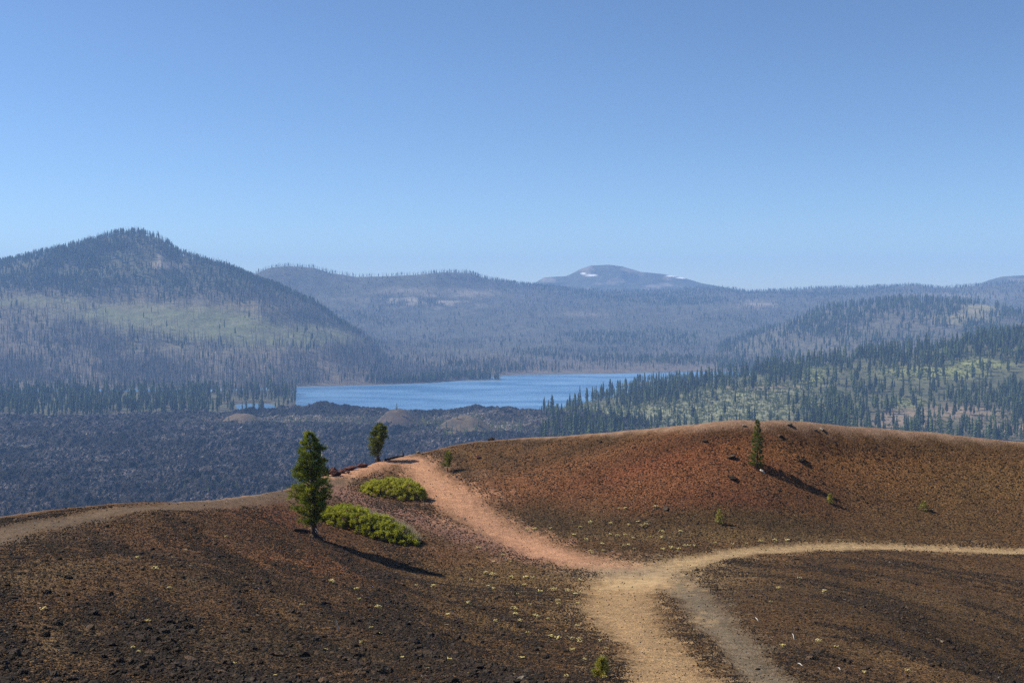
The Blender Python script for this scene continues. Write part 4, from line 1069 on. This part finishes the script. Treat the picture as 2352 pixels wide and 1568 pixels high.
# ------------------------------------------------------------------ bushes
def bush(lab, pa, pb, half, Hs, seed, n, tint, leafL):
    r = np.random.default_rng(seed)
    A = at(*pa); B = at(*pb); mid = (A + B) / 2
    t = empty("bush", mid); tag(t, lab, "bush", "bushes beside the red path")
    ax = np.array([(B - A)[0], (B - A)[1]]); Ln = np.linalg.norm(ax); ax /= Ln; nx = np.array([-ax[1], ax[0]])
    fb = Buf()
    nc = n // 26
    uc = r.random(nc); qc = r.uniform(-1, 1, nc)
    outl = np.sqrt(np.clip(1 - (2 * uc - 1) ** 2, 0, 1)) ** .8
    hb = np.interp(uc, [0, .12, .35, .6, .85, 1], Hs)
    dome = np.sqrt(np.clip(1 - np.abs(qc) ** 2.4, 0, 1))
    hgt_ = hb * dome * outl ** .5 * (.72 + .5 * r.random(nc))
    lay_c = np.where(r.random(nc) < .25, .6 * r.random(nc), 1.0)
    Xc = A[0] + ax[0] * uc * Ln + nx[0] * qc * half * outl; Yc = A[1] + ax[1] * uc * Ln + nx[1] * qc * half * outl
    rc_ = .05 + .085 * r.random(nc)
    own = np.repeat(np.arange(nc), 26); n = len(own)
    o3 = r.normal(size=(n, 3)); o3 /= np.linalg.norm(o3, axis=1)[:, None]; o3 *= (r.random((n, 1)) ** .4) * rc_[own][:, None]
    u = uc[own]; q = qc[own]
    X = Xc[own] + o3[:, 0]; Y = Yc[own] + o3[:, 1]
    gz = ground(X, Y)
    Z = gz + np.maximum(.03, (hgt_ * lay_c)[own] + o3[:, 2] * .9)
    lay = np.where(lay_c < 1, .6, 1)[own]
    hue_n = (fbm(Xc / .7, Yc / .7, 3, seed + 5) + .5 * r.normal(size=nc) * .6)[own]
    for i in range(n):
        p = np.array([X[i], Y[i], Z[i] + EYE]) - np.array(mid)
        o = np.array([nx[0] * q[i], nx[1] * q[i], 0]) * .8 + ax[0] * np.array([1, 0, 0]) * (u[i] - .5) + np.array([0, 0, .75])
        o /= np.linalg.norm(o)
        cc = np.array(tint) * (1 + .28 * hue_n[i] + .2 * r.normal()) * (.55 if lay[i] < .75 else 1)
        nl = 5
        dirs = o + r.normal(size=(nl, 3)) * .6; dirs /= np.linalg.norm(dirs, axis=1)[:, None]
        sd = np.cross(dirs, r.normal(size=(nl, 3))); sd /= np.linalg.norm(sd, axis=1)[:, None] + 1e-9
        LL = leafL * (.7 + .6 * r.random((nl, 1)))
        base = p + r.normal(size=(nl, 3)) * .035
        Vv = np.stack([base, base + dirs * LL * .55 + sd * LL * .30, base + dirs * LL, base + dirs * LL * .55 - sd * LL * .30], 1).reshape(-1, 3)
        T = (np.arange(nl)[:, None] * 4)
        fb.add(Vv, np.concatenate([T + [0, 1, 2], T + [0, 2, 3]]), np.clip(cc, .005, 1))
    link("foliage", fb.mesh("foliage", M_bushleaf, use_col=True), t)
    for i in range(26):
        uu = r.random(); qq = r.uniform(-.6, .6)
        x = A[0] + ax[0] * uu * Ln + nx[0] * qq * half * .5; y = A[1] + ax[1] * uu * Ln + nx[1] * qq * half * .5
        g = float(ground(np.array([x]), np.array([y]))[0]) + EYE
        s = np.array([x, y, g - .05]) - np.array(mid); sb = Buf()
        e = s + np.array([r.normal(0, .25), r.normal(0, .25), float(np.interp(uu, [0, .12, .35, .6, .85, 1], Hs)) * .8])
        sb.tube([s, (s + e) / 2 + r.normal(size=3) * .05, e], [.03, .02, .008], 5)
        link("stem", sb.mesh("stem", M_bark), t)
    return A, B, ax, nx, Ln
bush("rounded bright green bush on the red path just below the rim pine", (838, 1126), (968, 1150), 1.25, [.5, .75, 1.0, 1.1, 1.1, .8], 21, 9500, (.36, .36, .065), .065)
A, B, ax, nx, Ln = bush("long low green bush stretching downhill behind the largest pine", (744, 1192), (958, 1252), 1.2, [.55, .95, 1.05, .95, .7, .22], 22, 12500, (.31, .325, .050), .06)

gb = Buf(); r = np.random.default_rng(31)
for i in range(420):
    u_ = r.uniform(.22, .98); ol_ = (1 - (2 * u_ - 1) ** 2) ** .4; off = 1.2 * ol_ * r.uniform(.35, .95)
    x = A[0] + ax[0] * u_ * Ln + nx[0] * off; y = A[1] + ax[1] * u_ * Ln + nx[1] * off
    g = float(tps(np.array([x]), np.array([y]))[0]) + EYE + .75 * ol_ ** .5 * float(np.interp(u_, [0, .12, .35, .6, .85, 1], [.55, .95, 1.05, .95, .7, .22]))
    needles(gb, r, np.array([x, y, g]), np.array([.25 + r.normal(0, .3), r.normal(0, .3), 1.0]), 6, .40, .010, (1, 1, 1))
tag(link("dry_grass", gb.mesh("dry_grass", M_straw)), "dry straw coloured stems along the upper edge of the long bush", "dry grass", kind="stuff")

# ------------------------------------------------------------------ rocks
def ico(sub):
    t = (1 + 5 ** .5) / 2
    V = [(-1, t, 0), (1, t, 0), (-1, -t, 0), (1, -t, 0), (0, -1, t), (0, 1, t), (0, -1, -t), (0, 1, -t), (t, 0, -1), (t, 0, 1), (-t, 0, -1), (-t, 0, 1)]
    T = [(0, 11, 5), (0, 5, 1), (0, 1, 7), (0, 7, 10), (0, 10, 11), (1, 5, 9), (5, 11, 4), (11, 10, 2), (10, 7, 6), (7, 1, 8), (3, 9, 4), (3, 4, 2), (3, 2, 6), (3, 6, 8), (3, 8, 9), (4, 9, 5), (2, 4, 11), (6, 2, 10), (8, 6, 7), (9, 8, 1)]
    V = [np.array(v, float) / np.linalg.norm(v) for v in V]
    for _ in range(sub):
        mid = {}; T2 = []
        def m(a, b):
            k = (min(a, b), max(a, b))
            if k not in mid:
                v = V[a] + V[b]; V.append(v / np.linalg.norm(v)); mid[k] = len(V) - 1
            return mid[k]
        for a, b, c_ in T:
            x, y, z = m(a, b), m(b, c_), m(c_, a); T2 += [(a, x, z), (b, y, x), (c_, z, y), (x, y, z)]
        T = T2
    return np.array(V), np.array(T)
def rock_mesh(name, sub, seed, mat, flat=.7):
    r = np.random.default_rng(seed); V, T = ico(sub)
    for _ in range(7):                                        # chip flat facets off a ball
        d = r.normal(size=3); d /= np.linalg.norm(d); h = .45 + .4 * r.random()
        s = V @ d; V = V - np.outer(np.maximum(0, s - h), d) * .9
    V = V * (1 + .10 * r.normal(size=(len(V), 1))) * np.array([1.0 + .5 * r.random(), .8 + .3 * r.random(), flat + .2 * r.random()])
    return make_mesh(name, V, T, mat)
M_brownrock = mat_var("brown_lava_rock", (0.120, 0.079, 0.050), 0.35, 0.95, noise_scale=2.2, bump=.15)
ROCK = [rock_mesh("lava_rock", 2, 400 + i, M_rock) for i in range(6)]
RED = [rock_mesh("red_rock", 2, 420 + i, M_redrock, .8) for i in range(4)]
PALE = [rock_mesh("pale_rock", 2, 430 + i, M_palerock) for i in range(3)]
BROWN = [rock_mesh("brown_rock", 2, 440 + i, M_brownrock) for i in range(3)]
GRAV = [rock_mesh("cinder", 1, 450 + i, [M_rock, M_rock, M_rock, M_brownrock, M_brownrock, M_rock, M_brownrock, M_palerock][i]) for i in range(8)]

def put_rock(x, y, wpx, meshes, name, lab, cat="rock", group=None, flat=1.0, seed=0):
    p = at(x, y); s = wpx * .5 * (p[1] / F)
    o = link(name, meshes[seed % len(meshes)], None, p + Vector((0, 0, s * .25)), (seed * .37 % .6 - .3, seed * .61 % .5 - .25, seed * 1.9 % 6.28), (s, s, s * flat))
    return tag(o, lab, cat, group)
# row of red blocks on the rim between the two pines
for i, (x, y, wpx, fl, lab) in enumerate([(752, 1090, 14, .9, "dark red block beside the bleached snag on the rim"), (764, 1082, 22, 1.1, "largest upright red lava block in the row on the rim"),
        (772, 1090, 20, .8, "low dark red block in front of the tallest rim block"), (784, 1084, 15, 1.0, "squared red block right of the tallest rim block"), (791, 1080, 9, 1.0, "small red stone in the middle of the rim row"),
        (800, 1085, 9, .6, "small pinkish stone lying in front of the rim row")]):
    put_rock(x, y, wpx, RED, "rim_rock", lab, "rock", "red rocks along the rim", fl, i)
for i, (x, y, wpx, lab) in enumerate([(808, 1078, 30, "long flat red slab in the rim row beside the round stones"), (832, 1072, 28, "long flat red slab nearest the rim pine")]):
    p = at(x, y); s = wpx * .5 * (p[1] / F)
    tag(link("rim_slab", RED[i], None, p + Vector((0, 0, s * .22)), (0.05, -.12, .15), (s, s * .5, s * .40)), lab, "rock", "red rocks along the rim")
put_rock(960, 1036, 12, PALE, "pale_rock", "grey white stone on the rim crest right of the burnt stub", seed=1)
put_rock(1128, 1011, 14, ROCK, "crest_rock", "dark stone on the rim crest above the young pine", seed=2)
for i, (x, y, w_, nm, ms, lab) in enumerate([(1680, 1051, 15, "slope_rock", BROWN, "brown rock with a dark shadow just left of the slender conifer"), (1684, 1101, 17, "slope_rock", ROCK, "dark rock lower left of the slender conifer on the far slope"),
        (1842, 1058, 17, "slope_rock", ROCK, "dark rock to the right of the slender conifer on the far slope"), (1530, 1170, 17, "slope_rock", ROCK, "dark rock near the flower tufts on the far slope"),
        (1379, 1015, 11, "slope_rock", ROCK, "black rock just under the crest of the far slope at the left"), (1620, 1016, 11, "slope_rock", BROWN, "brown rock just under the crest in the middle of the far slope"),
        (1709, 978, 11, "crest_stone", PALE, "pale stone on the crest left of the slender conifer's tip"), (1813, 979, 14, "crest_stone", PALE, "pale flat stone on the crest right of the slender conifer's tip"),
        (1873, 990, 10, "crest_stone", PALE, "left one of two pale stones lying together near the crest"), (1887, 987, 12, "crest_stone", PALE, "right one of two pale stones lying together near the crest"),
        (1792, 1004, 12, "crest_stone", BROWN, "brown stone below the crest right of the slender conifer"), (2350 - 12, 1139, 9, "crest_stone", PALE, "pale stone near the right end of the far slope"),
        (1067, 1190, 8, "path_stone", PALE, "small white stone lying on the red path between the bushes"), (1100, 1052, 14, "slope_rock", RED, "red rock on the slope right of the young pine")]):
    put_rock(x, y, w_, ms, nm, lab, "rock", None, .75, i)

# scattered cinders: sizes follow a power law, thinner on the trails
N = 850000
rr = np.exp(rng.uniform(math.log(13.0), math.log(98.0), N)); tt = rng.uniform(-.47, .47, N)
X, Y = rr * np.sin(tt), rr * np.cos(tt)
over = rr - rim(tt)
on_trail = np.minimum.reduce([line_dist(X, Y, *q) for q in (OCHRE, OCHRE2, GREY, PINK, RIMP)])
far_side = sstep(0, 1, (line_dist(X, Y, OCHRE2[0], np.full(len(OCHRE2[0]), 1.0)) < 0) * 1.0)
pxx, pyy = project(X, Y, tps(X, Y))
left = ((pxx < 1000) & (pyy > 1150)) | ((pyy > 1350) & (pxx < 1250))
right = (pxx > 1650) & (pyy > 1270)
mound_side = ~left & ~right
rot_l = fbm((X * .42 - Y * .91) / 7, (X * .91 + Y * .42) / 1.3, 4, 201)
rot_r = fbm((X * .5 - Y * .87) / 5, (X * .87 + Y * .5) / 1.6, 4, 203)
dens = np.where(left, .35 + .75 * sstep(-.15, .45, rot_l), np.where(right, .14 + .95 * sstep(.05, .42, rot_r), .30 + .3 * sstep(0, .4, rot_l)))
dens = dens * sstep(.75, 1.5, on_trail) * (over < -1.5) + .008 * (over < -.5)
keep = rng.random(N) < dens * .75
X, Y, rr, left, right, mound_side, on_trail = X[keep], Y[keep], rr[keep], left[keep], right[keep], mound_side[keep], on_trail[keep]
bandl = np.where(left, rot_l[keep], np.where(right, rot_r[keep], 0))
n = len(X)
sz = .0125 * rng.random(n) ** -.28 * (1 + .8 * np.clip(bandl, 0, .5)) * np.where(mound_side, .8, 1) * np.where(on_trail < 1.3, .55, 1)
sz = np.clip(np.maximum(sz, rr * .0006), 0, np.where((on_trail < 2.2) & (rr < 34), .035, .10))
Z = ground(X, Y)
app = sz / rr
vis_px, vis_py = project(X, Y, Z)
app = np.where((vis_px > 4) & (vis_px < 2348) & (vis_py < 1560), app, 0)
top = np.argsort(-app)[:240]; is_top = np.zeros(n, bool); is_top[top] = True
for i in top:
    s = sz[i]; x, y = vis_px[i], vis_py[i]
    if x < 560 and y > 1400: lab, g = "rough lava rock among the loose stones in the lower left corner", "black rocks in the lower left corner"
    elif x < 760 and y < 1300: lab, g = "rough lava rock on the upper left slope below the rim trail", "black rocks on the left slope"
    elif x < 760: lab, g = "rough lava rock on the dark slope left of the largest pine", "black rocks on the left slope"
    elif x < 1300 and y > 1200: lab, g = "rough lava rock on the gravel between the pine's shadow and the bottom edge", "black rocks on the middle gravel"
    elif x > 1650 and y > 1270: lab, g = "rough lava rock in the stony bands below the ochre path", "black rocks below the ochre path"
    else: lab, g = "dark stone lying on the far slope or saddle", "stones on the far slope"
    if x < 560 and y > 1400: lab = "rough lava rock " + ("low in the left corner" if x < 230 and y > 1490 else ("near the left edge above the corner" if x < 230 else ("on the bottom edge right of the left corner" if y > 1500 else "in the stony bands inside the left corner")))
    lab = ("larger " if s > .085 else ("small " if s < .055 else "middle sized ")) + lab
    o = link("lava_rock", (ROCK if (i * 7) % 5 else BROWN)[i % 3], None, (X[i], Y[i], Z[i] + EYE + s * .25), (i * .37 % .8 - .4, i * .61 % .8 - .4, i * 1.9 % 6.28), (s, s, s * (.7 + (i % 5) * .1)))
    tag(o, lab, "rock", g)
q = ~is_top; m = int(q.sum())
scatter("loose_cinders", np.stack([X[q], Y[q], Z[q] + sz[q] * .2], 1), np.stack([sz[q], sz[q], sz[q] * U(.6, 1.1, m)], 1), np.stack([U(-.5, .5, m), U(-.5, .5, m), U(0, 6.28, m)], 1),
        rng.integers(0, 800, m) % 8 if False else rng.choice(8, m, p=[.17, .17, .17, .14, .13, .145, .07, .005]), GRAV, "loose black and brown cinders strewn over the slopes", "gravel")

# ------------------------------------------------------------------ flower tufts
def flower_mesh(seed):
    r = np.random.default_rng(seed); b = Buf(); g = Buf()
    heads = 7 + seed % 5
    for i in range(heads):
        a = r.random() * 6.28; R = .42 * math.sqrt(r.random()); h = .30 + .25 * r.random()
        c0 = np.array([R * math.cos(a), R * math.sin(a), h])
        g.tube([(c0[0] * .5, c0[1] * .5, -.02), c0], [.012, .010], 3)
        k = 8; rad = .075 + .06 * r.random()
        ring = [c0 + (rad * math.cos(j * 6.283 / k) * (1 + .2 * r.normal()), rad * math.sin(j * 6.283 / k), -.02 + .015 * r.normal()) for j in range(k)]
        Vv = [c0 + (0, 0, .035)] + ring + [c0 - (0, 0, .05)]
        b.add(Vv, [(0, 1 + j, 1 + (j + 1) % k) for j in range(k)] + [(k + 1, 1 + (j + 1) % k, 1 + j) for j in range(k)])
    for i in range(40):
        a = r.random() * 6.28; R = .5 * math.sqrt(r.random()); p = np.array([R * math.cos(a), R * math.sin(a), .0])
        t = r.normal(size=(3, 3)) * .07; t[:, 2] = np.abs(t[:, 2])
        g.add(p + t, [(0, 1, 2)])
    V = np.concatenate(b.V + g.V); n1 = sum(len(t) for t in b.T)
    T = np.concatenate(b.T + [t + b.n for t in g.T])
    return make_mesh("flower_tuft", V, T, [M_flower, M_flowerleaf], midx=np.concatenate([np.zeros(n1), np.ones(len(T) - n1)]))
TUFT = [flower_mesh(500 + i) for i in range(5)]
c8 = [(1858, 115), (1895, 118), (2093, 105), (1273, 245), (1323, 243), (1427, 250), (1607, 238), (1807, 218), (1920, 220), (1980, 195), (2040, 200), (2027, 215), (2003, 227), (1680, 207), (1570, 288), (1650, 316), (1803, 285), (1847, 294), (1900, 283), (1948, 307), (2055, 294),
      (2137, 304), (2130, 263), (2253, 263), (1750, 341), (1887, 352), (1923, 350), (1678, 383), (1690, 400), (1758, 384), (1957, 377), (2143, 378), (2195, 365), (2237, 375), (2280, 352), (2305, 352), (2340, 350), (962, 368), (1118, 404), (1060, 452), (1170, 460), (1003, 527), (1053, 541),
      (1172, 562), (1265, 556), (1315, 557), (912, 576), (1029, 611), (1057, 628), (1255, 605), (1213, 661), (1351, 651), (1443, 636), (1535, 638), (1578, 652), (1608, 645), (1610, 576), (1467, 703), (1475, 722), (1595, 714), (1290, 722), (902, 712), (1190, 752), (1200, 784), (1325, 788), (1337, 806),
      (1073, 834), (1228, 830), (1407, 817), (1591, 865), (1275, 898), (1428, 940), (1470, 950), (1555, 952), (1605, 945), (1610, 968), (1737, 950), (1563, 1015), (1775, 1012), (768, 785), (567, 600), (668, 608), (322, 741), (28, 592), (186, 640), (208, 690), (275, 888), (330, 920), (210, 968),
      (475, 1060), (640, 1135), (772, 1066), (915, 1175), (1180, 1170), (1240, 1060), (1523, 1180), (1640, 1085), (1765, 1182)]
fl = [((800 + x * .38265) * .9408, (1200 + y * .38265) * .9408) for x, y in c8]
c4 = [(1300, 735), (1063, 805), (990, 852), (793, 865), (893, 920), (973, 1028), (848, 1203), (760, 1365), (800, 1388), (1342, 1450), (1580, 1530), (1868, 1370), (1730, 1130), (1905, 1000), (250, 1135)]
fl += [(x * .4254 * .9408, (1000 + y * .4254) * .9408) for x, y in c4]
c7 = [(495, 1355), (700, 1335), (805, 1372), (965, 1515), (1215, 1500), (590, 978), (472, 1030), (430, 1100), (730, 1050), (370, 762), (450, 757), (525, 756), (215, 775), (285, 770), (110, 768)]
fl += [((1700 + x * .4253) * .9408, (1000 + y * .4253) * .9408) for x, y in c7]
FLH = hit([f[0] for f in fl], [f[1] for f in fl])
for i, ((x, y), p) in enumerate(zip(fl, FLH)):
    s = p[1] / F * (15 + 9 * ((i * 29) % 10) / 10) * (1.15 if y > 1300 else .95)
    s = min(s * .72, .40)
    if x > 1650 and y > 1290: lab, g = "yellow flower tuft in the stony ground below the ochre path", "flower tufts below the ochre path"
    elif y < 1290 and x > 1150: lab, g = "yellow flower tuft in the dark hollow between the paths", "flower tufts in the dark hollow"
    elif x < 900 and y > 1150 and not (x > 1000): lab, g = "yellow flower tuft on the dark gravel slope at the left", "flower tufts on the left slope"
    else: lab, g = "yellow flower tuft on the saddle left of the ochre path", "flower tufts on the saddle"
    lab = ("broad " if s > .36 else ("tiny " if s < .27 else "")) + lab
    if g.endswith("saddle"): lab += ", near the pine's shadow" if x < 1080 else (", beside the path junction" if x > 1300 and y < 1450 else (", towards the bottom edge" if y > 1480 else ""))
    if g.endswith("hollow"): lab += ", right by the ochre path" if y > 1240 and x > 1550 else (", below the red slope" if y < 1195 else "")
    o = link("flower_tuft", TUFT[i % 5], None, (p[0], p[1], p[2] + EYE - .01), (0, 0, i * 1.1 % 6.28), (s, s, s * .9))
    tag(o, lab, "flower tuft", g)

# ------------------------------------------------------------------ dead wood
def wood(name, lab, cat, pts, rads, mat, sub=()):
    """pts in picture positions with a lift above the ground"""
    P3 = [at(x, y, u) for x, y, u in pts]; o0 = P3[0]
    b = Buf(); b.tube([np.array(p - o0) for p in P3], rads, 7)
    o = link(name, b.mesh(name, mat, True), None, o0); tag(o, lab, cat)
    for q, rq in sub:
        bb = Buf(); bb.tube([np.array(at(x, y, u) - o0) for x, y, u in q], rq, 5)
        link("branch", bb.mesh("branch", mat), o)
    return o
wood("fallen_log", "short charred log lying left of the largest pine's foot", "log", [(676, 1221, .08), (695, 1223, .10), (712, 1224, .07)], [.07, .09, .05], M_log)
wood("fallen_log", "long dark log and shadow line along the rim right of the smaller pine", "log", [(884, 1057, .03), (905, 1052, .05), (926, 1047, .04)], [.08, .09, .06], M_log)  # dark tube stands for the log together with the shadow along it
wood("fallen_stick", "pale stick lying by the foot of the slender conifer", "stick", [(1746, 1081, .04), (1753, 1085, .05), (1757, 1087, .03)], [.05, .06, .03], M_dead)
for x, y, dx, dy, lab in [(1820, 1460, 4, 12, "short upright white stick in the stony ground right of the grey trail"), (1833, 1524, 10, 9, "white stick lying low in the stony ground at the bottom right"),
                          (1735, 1416, 7, 7, "thin pale stick near the upper end of the grey trail"), (1925, 1535, 5, 7, "small pale stick among the stones at the bottom edge")]:
    wood("fallen_stick", lab, "stick", [(x, y, .02), (x + dx * .5, y + dy * .5, .05), (x + dx, y + dy, .02)], [.012, .013, .006], M_dead)
def snag_tree(name, lab, x, y, h_px, mat, seed, limbs, r0):
    r = np.random.default_rng(seed); p = at(x, y); H = h_px * p[1] / F
    b = Buf(); b.tube([(0, 0, -.1), (.02, 0, H * .4), (-.03, .02, H * .75), (-.05, .02, H)], [r0 * 1.4, r0, r0 * .6, r0 * .15], 7)
    t = empty(name, p); tag(t, lab, "dead tree")
    link("trunk", b.mesh("trunk", mat, True), t)
    for i in range(limbs):
        z = H * (.12 + .8 * i / limbs); a = i * 2.4; R = H * (.10 + .16 * r.random()) * (1.1 - z / H)
        d = np.array([math.cos(a), math.sin(a), 0]); s = np.array([-.03 * z / H, 0, z])
        bb = Buf(); bb.tube([s, s + d * R * .6 + (0, 0, -.05 * R), s + d * R + (0, 0, .25 * R * r.normal())], [r0 * .35, r0 * .25, r0 * .06], 4)
        link("branch", bb.mesh("branch", mat), t)
snag_tree("bleached_snag", "bleached white dead tree half hidden behind the largest pine on the rim", 741, 1088, 60, M_dead, 61, 26, .085)
snag_tree("burnt_stub", "short black forked stub on the rim crest between pine and white stone", 926, 1046, 15, M_log, 62, 5, .05)
snag_tree("dead_twig", "bleached branching twig standing in the gravel below the pine's shadow", 776, 1452, 30, M_dead, 63, 7, .012)
# ------------------------------------------------------------------ haze over the whole country
hz = bpy.data.materials.new("haze"); hz.use_nodes = True; hz.node_tree.nodes.clear()
ho = hz.node_tree.nodes.new("ShaderNodeOutputMaterial"); pv = hz.node_tree.nodes.new("ShaderNodeVolumePrincipled")
pv.inputs["Color"].default_value = (0.33, 0.57, 1.0, 1); pv.inputs["Density"].default_value = 1.12e-4; pv.inputs["Anisotropy"].default_value = 0.0
hz.node_tree.links.new(pv.outputs[0], ho.inputs["Volume"])
x0, x1, y0, y1, z0, z1 = -7500, 7500, -1500, 8750, EYE - 270, EYE + 258
V = [(x, y, z) for z in (z0, z1) for y in (y0, y1) for x in (x0, x1)]
Fq = np.array([(0, 2, 3, 1), (4, 5, 7, 6), (0, 1, 5, 4), (2, 6, 7, 3), (0, 4, 6, 2), (1, 3, 7, 5)])
tag(link("haze", make_mesh("haze", V, Fq, hz)), "pale blue air haze over the whole valley", "haze", kind="stuff")
